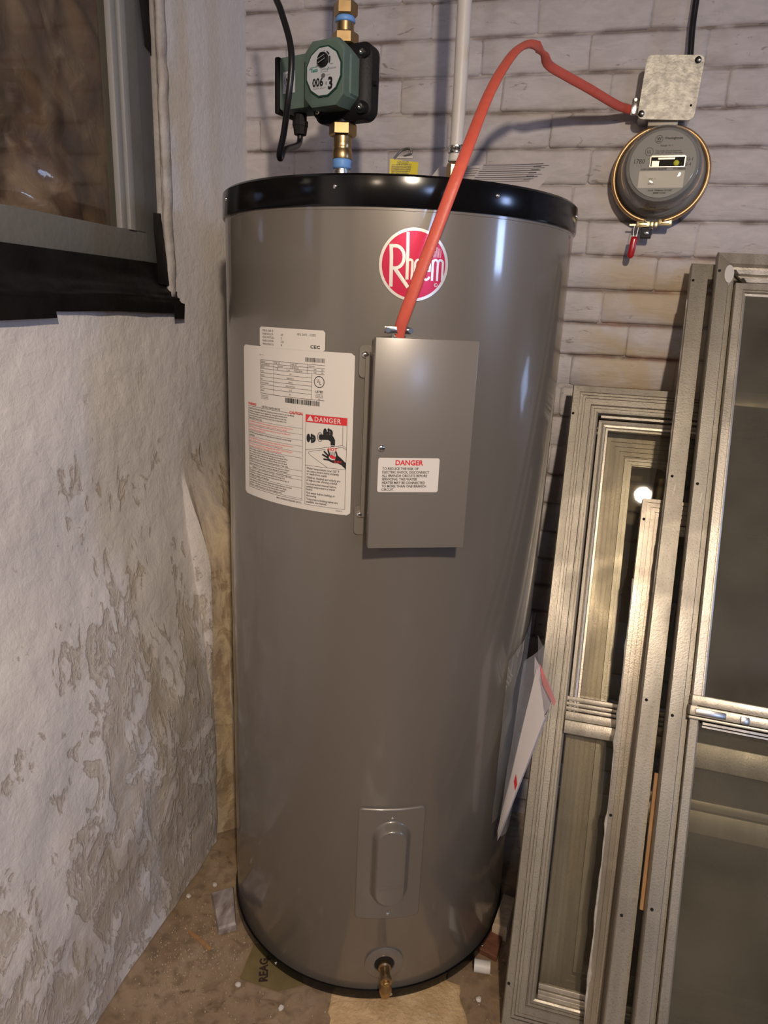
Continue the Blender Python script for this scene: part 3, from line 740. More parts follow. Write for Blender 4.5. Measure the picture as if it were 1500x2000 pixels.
for blk in (('Water temperature over 125\u00b0 F', 'can cause severe burns instantly', 'or death from scalds.'), ('Children, disabled and elderly are', 'at highest risk of being scalded.'), ('See instruction manual before', 'setting temperature at water', 'heater.'), ('Feel water before bathing or', 'showering.'), ('Temperature limiting valves are', 'available, see manual.')):
    for t in blk: P.text(t, 152.6, ty, 5.2, bold=.012, sx=0.84, res=1); ty += 4.6
    ty += 1.25
P.text('A32061-2', 205.5, 248.8, 3.0, sx=0.9)
P.done(big)

# small upper label
SA, SZ = -119.5, 1.2835
sm = label_patch(131, 31.2, 3, SA, SZ, TR + .0011, 'efficiency_label', 'label_white', wh, label='small white efficiency label above the large one')
P = Print(SA, SZ, TR + .0015)
for q, (a, b) in enumerate((('MODEL NO.  ELD80 - TB', ''), ('STANDBY LOSS (%) / HR.', '0.87'), ('ACTUAL CAPACITY (GAL.)', '72'), ('STANDBY LOSS (BTU/HR)', '215.8'), ('THERMAL EFFICIENCY (%)', '98'))):
    P.text(a, 7.5, 6.8 + q * 5.2, 4.2, sx=0.56); P.text(b, 50, 6.8 + q * 5.2, 4.2, sx=0.62)
P.text('MFG. DATE :  11/2022', 82, 9.4, 4.6, sx=0.78); P.text('CEC', 106, 27.2, 6.2, bold=.03, sx=1.35, spacing=1.1)
P.done(sm)

# round badge (the upright letters are hand-set strokes)
BA, BZ = -72.0, 1.3810
def badge_map(r): return lambda v: cyl(BA + degrees_((v.x + 1.0) / 1000 / TR), BZ + v.y / 1000, r)
def disc(r0, r1, n=64, rings=6):
    mb = MB(); vs, fs = [], []
    for k in range(rings + 1):
        rr = r0 + (r1 - r0) * k / rings
        vs += [Vector((rr * cos(2 * pi * i / n), rr * sin(2 * pi * i / n), 0)) for i in range(n)]
    for k in range(rings):
        for i in range(n): fs.append((k * n + i, k * n + (i + 1) % n, (k + 1) * n + (i + 1) % n, (k + 1) * n + i))
    return mb.add(vs, fs)
bd = disc(0.5, 46.5).map(badge_map(TR + .0010)).build('round_badge', 'logo_red', wh, smooth=True, label='round red badge with a silver rim')
disc(46.0, 50.0, rings=1).map(badge_map(TR + .0014)).build('badge_rim', 'logo_silver', bd, smooth=True)
lt = MB()
def arc(cx, cy, rx, ry, a0, a1, n=14): return [(cx + rx * cos(radians(a0 + (a1 - a0) * i / n)), cy + ry * sin(radians(a0 + (a1 - a0) * i / n))) for i in range(n + 1)]
W1 = 4.6
lt.stroke([(-33.8, 27), (-32.6, 10), (-31.6, -31)], W1 + .4)
lt.stroke([(-34, 24.6), (-27, 24.6)] + arc(-27, 9.6, 12.6, 15.0, 90, -90) + [(-31, -5.4)], W1)
lt.stroke([(-27.0, -6.0), (-7.0, -31)], W1 + .6)
lt.stroke([(-10.6, 43.6), (-9.4, 10), (-9.0, -20.4)], W1 - .2)
lt.stroke([(-9.2, 2)] + arc(-5.6, 3.2, 3.4, 3.8, 150, 10, 8) + [(-2.3, -20.2)], 3.4)
def small_e(x0):
    lt.stroke([(x0, -7.5), (x0 + 9.0, -7.5)], 1.8)
    lt.stroke([(x0 + 9.0, -8.4)] + [(x0 + 9.0, -3)] + arc(x0 + 4.5, 0.6, 4.5, 6.6, 0, 180) + [(x0, -12)] + arc(x0 + 4.5, -14.0, 4.5, 5.4, 180, 350), 3.0)
small_e(1.6); small_e(14.2)
lt.stroke([(27.2, 8.0), (27.4, -20.4)], 3.2)
lt.stroke([(27.4, 2)] + arc(31.0, 4.0, 3.6, 4.2, 170, 0, 8) + [(34.8, -20.4)], 3.2)
lt.stroke([(34.8, 2)] + arc(38.4, 4.0, 3.6, 4.2, 170, 0, 8) + [(42.2, -20.0)], 3.2)
lt.stroke([(33.4 + 2.2 * cos(a), -26 + 2.2 * sin(a)) for a in [2 * pi * i / 16 for i in range(17)]], 0.7)
put_text(lt, 'R', 32.2, -27.1, 3.0)
for i in range(9): lt.stroke([(24.5 + i * 1.7, 11.5), (24.5 + i * 1.7, 31 - i * 1.1)], 0.5)
lt.map(badge_map(TR + .0018)).build('badge_lettering', 'logo_silver', bd, fix=False)

# control box
BAZ = radians(-66.5); bn = Vector((cos(BAZ), sin(BAZ), 0)); bu = Vector((-sin(BAZ), cos(BAZ), 0))
MBX = Matrix(((bu.x, 0, bn.x, 0), (bu.y, 0, bn.y, 0), (0, 1, 0, 0), (0, 0, 0, 1)))    # local x = right, y = up, z = outwards
bx = MB()
bx.box((-0.014, 1.1255, 0.335), (0.140, 0.300, 0.066), MBX, bev=0.002)
box = bx.build('control_box', 'box_enamel', wh, smooth=40, label='flat grey sheet-metal control box on the tank front')
lid = MB(); lid.box((-0.014, 1.1255, 0.3685), (0.149, 0.310, 0.003), MBX, bev=0.0012)
lid.box((-0.0875, 1.1255, 0.362), (0.002, 0.309, 0.012), MBX); lid.box((0.0595, 1.1255, 0.362), (0.002, 0.309, 0.012), MBX); lid.box((-0.014, 0.9715, 0.362), (0.147, 0.002, 0.012), MBX)
lid.build('box_cover', 'box_enamel', box, smooth=40)
for z_, dz in ((1.252, 0.035), (1.004, 0.03)):
    fb = MB(); fb.prism(rrect(0.0095, 0.024, 0.007, 4, -0.0925, z_ - 0.010), 0.2985, 0.3010, MBX); fb.build('mounting_tab', 'box_enamel', box, smooth=40)
fb = MB(); fb.box((-0.0885, 1.125, 0.3035), (0.009, 0.25, 0.002), MBX); fb.build('mounting_flange', 'box_enamel', box)
for z_, x_ in ((1.252, -0.0935), (1.004, -0.0935)): screw(box, MBX @ Vector((x_, z_, 0.301)), bn, 0.0052, 0.004)
screw(box, MBX @ Vector((-0.074, 1.1245, 0.3702)), bn, 0.0052, 0.003)
MB().prism(rrect(0.0458, 0.0258, 0.003, 4, -0.0320, 1.0845), 0.3700, 0.3706, MBX).build('danger_label', 'label_white', box, label='white danger sticker on the box cover')
pr = MB(); put_text(pr, 'DANGER', -0.032, 1.0998, 0.0105, align='CENTER', bold=.03, sx=0.98)
pr.map(lambda v: MBX @ Vector((v.x, v.y, 0.3709))).build('label_text', 'ink_red', box, fix=False)
pr = MB()
for q, t in enumerate(('TO REDUCE THE RISK OF', 'ELECTRIC SHOCK, DISCONNECT', 'ALL BRANCH CIRCUITS BEFORE', 'SERVICING. THIS WATER', 'HEATER MAY BE CONNECTED', 'TO MORE THAN ONE BRANCH', 'CIRCUIT.')):
    put_text(pr, t, -0.0715, 1.0925 - q * 0.0053, 0.0054, bold=.014, sx=0.88)
pr.map(lambda v: MBX @ Vector((v.x, v.y, 0.3709))).build('label_text', 'ink', box, fix=False)
# cable clamp on the box top
cc = MB(); cb = MBX @ Vector((-0.055, 1.2755, 0.352))
cc.lathe([(0.011, 0), (0.011, 0.004), (0.0085, 0.005), (0.0085, 0.012)], cb, n=20)
cc.box((-0.055, 1.2905, 0.361), (0.036, 0.010, 0.003), MBX, bev=0.001); cc.box((-0.055, 1.2905, 0.343), (0.036, 0.010, 0.003), MBX, bev=0.001)
for sx_ in (-0.016, 0.016): cc.lathe([(0.0035, 0), (0.0035, 0.012)], MBX @ Vector((-0.055 + sx_, 1.2905, 0.355)), axis=bn, n=12); 
cc.build('cable_clamp', 'chrome', box, smooth=40)

# lower access plate with raised capsule
AA0, AA1, AZ0, AZ1 = -80.8, -57.8, 0.199, 0.450
def plate_fn(u, v):
    a = AA0 + (AA1 - AA0) * u; z = AZ0 + (AZ1 - AZ0) * v
    x = radians(a - (AA0 + AA1) / 2) * TR; zz = z - 0.325
    hx, hz, cr = 0.0626, 0.1255, 0.010
    d = math.hypot(max(abs(x) - (hx - cr), 0), max(abs(zz) - (hz - cr), 0)) - cr        # distance outside the rounded edge
    r = TR - 0.001 + 0.0045 * sstep(0.0, -0.0016, d) - (0.004 if d > 0.0012 else 0)
    zc = z - 0.331; dc = math.hypot(x, max(abs(zc) - 0.058, 0))                         # capsule
    r += 0.0175 * sstep(0.036, 0.0235, dc)
    return cyl(a, z, r)
ap = MB().grid(90, 150, plate_fn).build('access_plate', 'tank_enamel', wh, smooth=True, fix=False)
em = MB()
for q, t in enumerate(('RHEEM', 'DISCONNECT POWER', 'BEFORE REMOVING', 'THIS PANEL')): put_text(em, t, 0, -0.0075 * q, 0.0058 if q else 0.008, align='CENTER', sx=0.8, res=1)
em.map(lambda v: cyl(-69.3 + degrees_(v.x / TR), 0.300 + v.y, TR + 0.0035 + 0.0177)).build('stamped_text', 'tank_enamel', ap, fix=False)
screw(ap, cyl(-69.2, 0.430, TR + .0034), cyl(-69.2, 0, 1), 0.0034); screw(ap, cyl(-69.2, 0.213, TR + .0034), cyl(-69.2, 0, 1), 0.0034)

# drain valve
dn = cyl(-69.3, 0, 1).normalized(); du = Vector((-dn.y, dn.x, 0)); D0 = cyl(-69.3, 0.088, TR)
dv = MB().lathe([(0.039, -0.012), (0.0385, 0.0006), (0.036, 0.0022), (0.0205, 0.0028), (0.0185, -0.002)], D0, axis=dn, n=40)
dve = dv.build('valve_escutcheon', 'tank_enamel', wh, smooth=40)
MB().lathe([(0.0185, 0.0), (0.0185, 0.0015)], D0, axis=dn, n=32).build('valve_hole', 'dark_hole', wh)
sp = MB()
sp.lathe([(0.0125, 0.0), (0.0125, 0.010), (0.0095, 0.012), (0.0095, 0.030), (0.011, 0.032), (0.011, 0.040), (0.007, 0.042)], D0 + Vector((0, 0, -0.001)), axis=dn, n=20)
sp.lathe([(0.004, 0.004), (0.0078, 0.002), (0.0085, -0.004), (0.0080, -0.012), (0.0105, -0.018), (0.0122, -0.024), (0.0122, -0.029), (0.0105, -0.034), (0.0092, -0.040), (0.0070, -0.041)], D0 + dn * 0.034, n=24)
sp.box((0, 0.0, 0), (0.011, 0.005, 0.009), Matrix.Translation(D0 + dn * 0.045) @ Matrix(((du.x, dn.x, 0, 0), (du.y, dn.y, 0, 0), (0, 0, 1, 0), (0, 0, 0, 1))), bev=0.001)
sp.build('drain_valve', 'brass', wh, smooth=45, label='brass drain valve at the foot of the tank')

# ================================================================== PIPEWORK ABOVE THE TANK
PX, PY = -0.431, 1.30
def hexl(r): return [(r * cos(radians(60 * i + 12)), r * sin(radians(60 * i + 12))) for i in range(6)]
def hexnut(mb, r, z0, z1):
    c = 0.12 * (z1 - z0); mb.loft([(hexl(r * .90), z0), (hexl(r), z0 + c), (hexl(r), z1 - c), (hexl(r * .90), z1)])
lo = thing('lower_pipe_fitting', 'brass union fitting between the tank top and the green pump', 'pipe fitting', (PX, PY, 1.494))
q = MB().lathe([(0.0135, 0), (0.0135, 0.0645)], n=24); q.lathe([(0.0155, 0.052), (0.0155, 0.060)], n=24); q.build('steel_nipple', 'steel', lo, smooth=40)
MB().lathe([(0.0150, 0.063), (0.0168, 0.066), (0.0160, 0.071), (0.0172, 0.075), (0.0165, 0.0785)], n=24).build('thread_tape', 'blue_tape', lo, smooth=True, label='blue thread tape')
q = MB().lathe([(0.0172, 0.0787), (0.0178, 0.081), (0.0178, 0.092), (0.0165, 0.094), (0.0165, 0.098), (0.0172, 0.100), (0.0165, 0.104), (0.0165, 0.117)], n=28); q.build('brass_coupling', 'brass', lo, smooth=40)
q = MB(); hexnut(q, 0.0245, 0.1155, 0.1365); q.build('union_nut', 'brass', lo, smooth=20)
hi = thing('upper_pipe_fitting', 'brass union and nut on the pipe above the green pump', 'pipe fitting', (PX, PY, 1.748))
q = MB(); hexnut(q, 0.0235, 0.0015, 0.0215); q.build('union_nut', 'brass', hi, smooth=20)
MB().lathe([(0.0150, 0.0205), (0.0150, 0.036)], n=24).build('brass_coupling', 'brass', hi, smooth=40)
MB().lathe([(0.0155, 0.0362), (0.0175, 0.038), (0.0165, 0.042), (0.0160, 0.045)], n=24).build('thread_tape', 'blue_tape', hi, smooth=True, label='blue thread tape')
q = MB(); hexnut(q, 0.0205, 0.0455, 0.0665); q.build('hex_nut', 'brass', hi, smooth=20)
MB().lathe([(0.0145, 0.0665), (0.0145, 0.074), (0.0135, 0.075), (0.0145, 0.078), (0.0145, 0.098), (0.013, 0.10), (0.013, 0.30)], n=24).build('steel_pipe', 'steel', hi, smooth=40)

# circulator pump (local x = right, y = up, z = outwards)
NZ = radians(-107); pn = Vector((cos(NZ), sin(NZ), 0)); pu = Vector((-sin(NZ), cos(NZ), 0))
pump = thing('circulator_pump', 'small green circulator pump with grey octagonal dial plate on black body', 'pump', (PX, PY, 1.690))
MP = Matrix(((pu.x, 0, pn.x, 0), (pu.y, 0, pn.y, 0), (0, 1, 0, 0), (0, 0, 0, 1)))
q = MB()
q.loft([(rrect(0.050, 0.050, 0.016, 5, 0.004), -0.022), (rrect(0.058, 0.058, 0.018, 5, 0.004), -0.016), (rrect(0.059, 0.059, 0.018, 5, 0.004), 0.008), (rrect(0.054, 0.054, 0.016, 5, 0.004), 0.014), (rrect(0.042, 0.042, 0.014, 5, 0.004), 0.022)], MP)
q.lathe([(0.0165, 0.050), (0.0165, 0.060), (0.0195, 0.0605)], (0, 0, 0), n=24)
q.lathe([(0.0195, -0.0635), (0.0195, -0.0585), (0.0150, -0.058), (0.0150, -0.045)], (0, 0, 0), n=24)
q.build('volute', 'black_plastic', pump, smooth=40)
for x_, y_ in ((0.050, 0.040), (0.050, -0.042), (-0.040, -0.042), (-0.040, 0.040)):
    q = MB(); q.lathe([(0.011, 0), (0.010, 0.012)], MP @ Vector((x_, y_, 0.008)), axis=pn, n=20); q.build('bolt_boss', 'black_plastic', pump, smooth=40)
    q = MB(); q.lathe([(0.0048, 0), (0.0048, 0.003), (0.0028, 0.0032), (0.0028, 0.001)], MP @ Vector((x_, y_, 0.020)), axis=pn, n=16); q.build('socket_bolt', 'chrome', pump, smooth=40)
q = MB().lathe([(0.004, 0), (0.004, 0.007)], MP @ Vector((0.062, -0.004, 0.0)), axis=pu, n=12); q.build('side_plug', 'black_plastic', pump, smooth=40)
def octo(hw, hh, c, cx=0.0, cy=0.0): return [(cx + hw, cy - hh + c), (cx + hw, cy + hh - c), (cx + hw - c, cy + hh), (cx - hw + c, cy + hh), (cx - hw, cy + hh - c), (cx - hw, cy - hh + c), (cx - hw + c, cy - hh), (cx + hw - c, cy - hh)]
q = MB()
q.loft([(octo(0.046, 0.038, 0.010, 0.000, 0.001), 0.018), (octo(0.047, 0.039, 0.010, 0.000, 0.001), 0.046), (octo(0.044, 0.036, 0.010, 0.000, 0.001), 0.050)], MP)
q.loft([(octo(0.038, 0.046, 0.014, 0.004, 0.001), 0.018), (octo(0.041, 0.050, 0.014, 0.005, 0.001), 0.058), (octo(0.040, 0.049, 0.015, 0.006, 0.001), 0.066), (octo(0.038, 0.045, 0.016, 0.007, 0.001), 0.068)], MP)
mh = q.build('motor_housing', 'pump_green', pump, smooth=25)
def plate12(r, ry): return [(0.008 + r * cos(radians(30 * i + 15)), 0.002 + ry * sin(radians(30 * i + 15))) for i in range(12)]
q = MB().loft([(plate12(0.0375, 0.0385), 0.0675), (plate12(0.0375, 0.0385), 0.0705)], MP); q.build('plate_bezel', 'green_dark', pump)
fp = MB().loft([(plate12(0.0350, 0.0360), 0.0700), (plate12(0.0350, 0.0360), 0.0712)], MP).build('face_plate', 'plate_grey', pump)
def fmap(z): return lambda v: MP @ Vector((v.x + 0.008, v.y + 0.002, z))
q = MB(); put_text(q, '006', -0.0222, -0.0208, 0.0168, bold=.035, sx=0.90); put_text(q, '3', 0.0098, -0.0270, 0.0245, bold=.04, sx=0.85)
put_text(q, 'MAX', 0.013, 0.0082, 0.003); put_text(q, 'MIN', -0.016, 0.0082, 0.003)
for a0, a1, wd in ((-25, 20, .0026), (30, 62, .0022), (80, 88, .001), (118, 132, .0014)): q.stroke(arc(0.0, 0.0165, 0.0130, 0.0130, a0, a1), wd)
q.map(fmap(0.0715)).build('plate_lettering', 'ink', fp, fix=False)
q = MB(); put_text(q, 'e', 0.0046, -0.0205, 0.0105, sx=0.8); put_text(q, 'ECM HIGH-EFFICIENCY', -0.0210, -0.0222, 0.0026, sx=0.75); put_text(q, 'VARIABLE SPEED CIRCULATOR', -0.0210, -0.0252, 0.0026, sx=0.75); put_text(q, 'Comfort   Solutions', -0.0065, 0.0016, 0.0050, sx=0.8); put_text(q, 'Made in the USA', -0.0060, -0.0012, 0.0022)
q.add([Vector((0.0055 * cos(2 * pi * i / 16) * .8, -0.0062 + 0.0034 * sin(2 * pi * i / 16), 0)) for i in range(16)], [tuple(range(16))]); put_text(q, 'STATUS', 0.0062, -0.0068, 0.0022)
q.map(fmap(0.0715)).build('plate_lettering', 'ink_grey', fp, fix=False)
q = MB(); put_text(q, 'Taco', -0.0270, 0.0008, 0.0078, bold=.05, sx=1.0); q.stroke([(-0.0290, 0.0042), (-0.0265, 0.0078), (-0.0120, 0.0078)], 0.0009); q.stroke([(0.0080, 0.0008), (0.0108, 0.0050)], 0.0016)
q.map(fmap(0.0715)).build('plate_lettering', 'ink_green', fp, fix=False)
q = MB().loft([(circ(0.0108, 28, 0.008, 0.0185), 0.0705), (circ(0.0108, 28, 0.008, 0.0185), 0.0750), (circ(0.0100, 28, 0.008, 0.0185), 0.0756)], MP)
dl = q.build('speed_dial', 'black_plastic', pump, smooth=40)
q = MB(); q.box((0, 0, 0), (0.017, 0.0045, 0.0032), MP @ Matrix.Translation((0.008, 0.0185, 0.0768)) @ Matrix.Rotation(radians(20), 4, 'Z'), bev=0.0006); q.build('dial_pointer', 'black_plastic', dl, smooth=40)
q = MB()
for off in (-0.0028, 0.0028): q.box((0, off, 0), (0.015, 0.0006, 0.0006), MP @ Matrix.Translation((0.008, 0.0185, 0.0784)) @ Matrix.Rotation(radians(20), 4, 'Z'))
q.build('dial_mark', 'plate_grey', dl)
# terminal box on the left
q = MB(); q.loft([(rrect(0.034, 0.042, 0.006, 4, -0.076, 0.003), -0.006), (rrect(0.035, 0.043, 0.006, 4, -0.076, 0.003), 0.036), (rrect(0.033, 0.041, 0.006, 4, -0.076, 0.003), 0.042)], MP)
tb = q.build('terminal_box', 'pump_green', pump, smooth=30)
q = MB(); q.box((-0.1155, 0.002, 0.018), (0.010, 0.090, 0.052), MP, bev=0.003); q.build('end_cover', 'black_plastic', tb, smooth=30)
q = MB(); q.box((-0.088, 0.004, 0.0425), (0.026, 0.034, 0.0008), MP); st = q.build('certification_sticker', 'plate_grey', tb, label='small white round-seal sticker')
q = MB(); put_text(q, 'NSF', -0.088, 0.0035, 0.0105, align='CENTER', bold=.03, sx=0.75); q.stroke([(-0.088 + 0.0105 * cos(2 * pi * i / 24), 0.007 + 0.0105 * sin(2 * pi * i / 24)) for i in range(25)], 0.0006)
put_text(q, 'Certified to', -0.088, -0.0070, 0.0026, align='CENTER'); put_text(q, 'NSF/ANSI 61', -0.088, -0.0105, 0.0028, align='CENTER')
q.map(lambda v: MP @ Vector((v.x, v.y, 0.0432))).build('sticker_text', 'ink', tb, fix=False)
q = MB(); q.lathe([(0.012, 0), (0.012, -0.012), (0.0145, -0.0125), (0.0145, -0.020), (0.0135, -0.0205), (0.0115, -0.034), (0.009, -0.035)], MP @ Vector((-0.083, -0.040, 0.016)), n=10); q.build('cable_gland', 'black_plastic', tb, smooth=25)
gl_ = Vector((PX, PY, 1.690)) + MP @ Vector((-0.083, -0.072, 0.016))
# power cord: hangs in front of the pump and loops back up to the gland
cp = smooth_path([(-0.545, 1.22, 1.90), (-0.519, 1.20, 1.80), (-0.499, 1.18, 1.764), (-0.473, 1.155, 1.711), (-0.467, 1.147, 1.673), (-0.474, 1.15, 1.626), (-0.489, 1.17, 1.587), (-0.503, 1.185, 1.560), (-0.507, 1.20, 1.556), (-0.506, 1.215, 1.572), tuple(gl_ + Vector((0, -0.01, -0.02))), tuple(gl_)], 6)
MB().tube(cp, 0.0052, n=12).build('power_cord', 'black_rubber', smooth=True, label='thick black power cord hanging in a loop in front of the green pump', cat='cord')

# white pipe
wp = thing('white_water_pipe', 'white plastic pipe rising from a brass fitting on the tank top', 'pipe', (-0.2366, 1.365, 1.494))
MB().tube([(-0.0005, 0, 0.095), (0.0, 0, 0.2), (-0.004, 0, 0.45), (-0.006, 0, 0.80)], [0.0115, 0.0122, 0.0128, 0.013], n=28).build('pipe', 'pipe_white', wp, smooth=40)
q = MB(); hexnut(q, 0.0155, 0.055, 0.084); q.lathe([(0.011, 0), (0.011, 0.056)], n=20); q.build('brass_adapter', 'brass', wp, smooth=20)
q = MB().lathe([(0.0128, 0.086), (0.0140, 0.088), (0.0128, 0.092), (0.0128, 0.096)], n=24); q.build('pipe_collar', 'pvc', wp, smooth=40)
q = MB().lathe([(0.0138, 0.100), (0.0150, 0.101), (0.0150, 0.104), (0.0142, 0.106), (0.0150, 0.108), (0.0150, 0.1115), (0.0138, 0.1125)], n=24); q.box((0.012, -0.010, 0.1065), (0.006, 0.006, 0.013), bev=0.001); q.build('clamp_ring', 'chrome', wp, smooth=40)

# yellow warning tag hung on a valve lever
tg = thing('yellow_tag', 'small yellow warning tag with metal clip behind the tank rim', 'tag', (-0.317, 1.30, 1.50))
def tgf(u, v): return (-0.025 + 0.051 * u, -0.004 * (1 - v) + 0.002 * sin(u * 3), 0.004 + 0.070 * v - 0.006 * u * v)
MB().grid(6, 4, tgf).build('tag_card', 'tag_yellow', tg, smooth=True, fix=False)
q = MB(); rr = random.Random(5)
for i in range(12): put_text(q, ''.join(rr.choice('THE WATER HEATER RELIEF VALVE MUST') for _ in range(26)), -0.0205, 0.0615 - i * 0.0036, 0.0034, sx=0.72, res=1, bold=.02)
put_text(q, 'CAUTION', 0.0, 0.0660, 0.0045, align='CENTER', bold=.02)
q.map(lambda v: (v.x, -0.0066, v.z + v.y)).build('tag_text', 'ink_grey', tg, fix=False)
q = MB(); q.tube(smooth_path([(-0.018, 0.0, 0.074), (-0.006, 0.002, 0.087), (0.008, 0.002, 0.090), (0.013, 0.001, 0.083), (0.006, -0.001, 0.079), (-0.002, 0, 0.076)], 5), 0.0022, n=8, side=(0, 0, 1)); q.box((0.002, -0.001, 0.0755), (0.028, 0.003, 0.003)); q.build('clip', 'steel', tg, smooth=40)
q = MB().lathe([(0.011, 0.0), (0.011, 0.045), (0.006, 0.055)], (0.0, 0.03, 0.0), n=16); q.build('valve_stem', 'brass', tg, smooth=40)

# instruction sheets lying against the wall behind the tank
def sheet(A, B, Cc, D, name, label, parent=None, m_='paper', lines=(), **kw):
    A, B, Cc, D = map(Vector, (A, B, Cc, D)); t = thing(name, label, 'paper', tuple(D))
    def fn(u, v):
        p = D.lerp(Cc, u).lerp(A.lerp(B, u), v); p.y += 0.006 * sin(pi * v) + 0.003 * sin(u * 5); return p - D
    o = MB().grid(10, 10, fn); o.build('sheet', m_, t, smooth=True, fix=False)
    mb = MB()
    for (u0, u1, v0, th) in lines:
        n = 8
        for k in range(n):
            a = u0 + (u1 - u0) * k / n; b = u0 + (u1 - u0) * (k + 1) / n
            mb.add([Vector(fn(a, v0)) + Vector((0, -.001, .0004)), Vector(fn(b, v0)) + Vector((0, -.001, .0004)), Vector(fn(b, v0 - th)) + Vector((0, -.001, .0004)), Vector(fn(a, v0 - th)) + Vector((0, -.001, .0004))], [(0, 1, 2, 3)])
    if mb.v: mb.build('printed_lines', 'ink_grey', t, fix=False)
    return t
ls = [(0.02 + 0.01 * (k % 3), 0.80 + 0.03 * ((k * 7) % 4), 0.97 - 0.055 * k, 0.008 if k % 3 else 0.015) for k in range(9)] + [(0.70, 0.80, 0.90 - 0.08 * k, 0.014) for k in range(5)]
sheet((-0.205, 1.50, 1.603), (-0.056, 1.50, 1.605), (-0.100, 1.30, 1.503), (-0.225, 1.30, 1.503), 'instruction_sheet', 'printed instruction sheet propped up at the right of the tank top', lines=ls)
sheet((-0.300, 1.54, 1.606), (-0.200, 1.54, 1.608), (-0.190, 1.405, 1.503), (-0.345, 1.405, 1.503), 'instruction_sheet', 'blank-looking white sheet beside the foot of the white pipe', lines=[(0.3, 0.9, 0.93 - 0.05 * k, 0.006) for k in range(4)])

# ================================================================== RED CABLE
cpts = smooth_path([(-0.2345, 0.9805, 1.272), (-0.2325, 0.975, 1.290), (-0.219, 0.968, 1.329), (-0.189, 0.975, 1.421), (-0.163, 1.000, 1.513), (-0.150, 1.110, 1.620), (-0.136, 1.22, 1.699), (-0.123, 1.29, 1.736), (-0.108, 1.335, 1.749), (-0.098, 1.375, 1.748), (-0.088, 1.41, 1.742), (-0.060, 1.46, 1.740), (-0.019, 1.52, 1.7355), (0.033, 1.59, 1.7265), (0.060, 1.625, 1.7255), (0.078, 1.632, 1.7255)], 6)
sides = []
O_ = Vector((0.25, 0, 1.2))
for i, p in enumerate(cpts):
    t = (cpts[min(i + 1, len(cpts) - 1)] - cpts[max(i - 1, 0)]).normalized()
    sides.append(t.cross(Vector((0.15, 1, 0.1)) if i < 50 else Vector((0, 1, 0))))
rx = []
for i in range(len(cpts)):
    f = i / (len(cpts) - 1); rx.append(0.0088 - 0.0038 * math.exp(-((f - 0.585) / 0.02) ** 2))
rc = thing('red_cable', 'flat red electrical cable arching from the tank control box to the junction box', 'cable', (0, 0, 0))
MB().tube(cpts, rx, 0.0042, n=14, side=sides).build('cable_jacket', 'cable_red', rc, smooth=True)

# ================================================================== WALL ELECTRICS
jb = thing('junction_box', 'square galvanised steel junction box with blank cover on the brick wall', 'junction box', (0.1335, 1.600, 1.7545), (0, radians(2.2), 0))
def yz(poly, y0, y1, mb, z=1):   # prism extruded along y
    return mb.prism(poly, -y1, -y0, Matrix(((1, 0, 0, 0), (0, 0, -1, 0), (0, 1, 0, 0), (0, 0, 0, 1))))
q = MB(); yz(rrect(0.0505, 0.0535, 0.010, 5), 0.003, 0.060, q); q.build('box_body', 'steel', jb, smooth=40)
q = MB(); yz(rrect(0.0525, 0.0555, 0.011, 6), -0.001, 0.0025, q); cv = q.build('blank_cover', 'galvanized', jb, smooth=40)
for x_, z_ in ((0.043, 0.047), (-0.044, -0.046)):
    screw(cv, (x_, -0.001, z_), (0, -1, 0), 0.0042, 0.0028, m_='steel')
    q = MB(); yz(circ(0.0062, 14, x_ - 0.002, z_), -0.0015, 0.0005, q); q.build('screw_slot', 'dark_hole', cv)
q = MB(); yz(circ(0.0022, 12, 0.043, -0.030), -0.0016, 0.0005, q); q.build('knockout_hole', 'dark_hole', cv)
q = MB(); q.lathe([(0.013, 0), (0.013, 0.004), (0.010, 0.005), (0.010, 0.016)], (-0.050, 0.031, -0.029), axis=Vector((-1, 0, 0)), n=16)
q.box((-0.060, 0.020, -0.029), (0.012, 0.003, 0.030), bev=0.001); q.lathe([(0.003, 0), (0.003, 0.012)], (-0.060, 0.024, -0.018), axis=Vector((0, -1, 0)), n=10); q.lathe([(0.003, 0), (0.003, 0.012)], (-0.060, 0.024, -0.040), axis=Vector((0, -1, 0)), n=10)
q.build('cable_connector', 'chrome', jb, smooth=40)
MB().tube(smooth_path([(0.166, 1.640, 1.806), (0.1645, 1.642, 1.83), (0.162, 1.645, 1.87), (0.162, 1.648, 1.93), (0.165, 1.65, 2.2)], 5), 0.0060, n=12).build('black_conduit', 'black_rubber', smooth=True, label='black cable coming down the wall into the top of the junction box', cat='cable')

mt = thing('electric_meter', 'round glass-domed electric meter with copper-coloured ring on the brick wall', 'electric meter', (0.1405, 1.640, 1.6045), (radians(-3), 0, radians(-4)))
def ly(prof, mb, n=56, c=(0, 0, 0)): return mb.lathe(prof, c, axis='Y', n=n)      # height grows towards -y
q = MB(); ly([(0.080, -0.020), (0.086, -0.018), (0.087, 0.010), (0.082, 0.016), (0.078, 0.018)], q); q.box((0, 0.0, 0.085), (0.062, 0.030, 0.05), bev=0.004); q.build('meter_socket', 'meter_grey', mt, smooth=40)
q = MB(); q.box((-0.009, -0.026, 0.0925), (0.056, 0.016, 0.014), bev=0.002); q.build('conduit_nipple', 'conduit_beige', mt, smooth=40)
q = MB(); R_ = 0.0895
ring = [(R_ * cos(a), -0.014, R_ * sin(a)) for a in [radians(-80 + 340 * i / 80) for i in range(81)]]
q.tube(ring, 0.0075, 0.0050, n=10, side=(0, 1, 0)); q.build('clamp_band', 'gold_ring', mt, smooth=True, label='copper-coloured clamp band')
q = MB(); ly([(0.083, 0.012), (0.0825, 0.022), (0.079, 0.026), (0.0745, 0.030), (0.0715, 0.060), (0.068, 0.084), (0.0655, 0.0905), (0.058, 0.0935), (0.0575, 0.0925)], q)
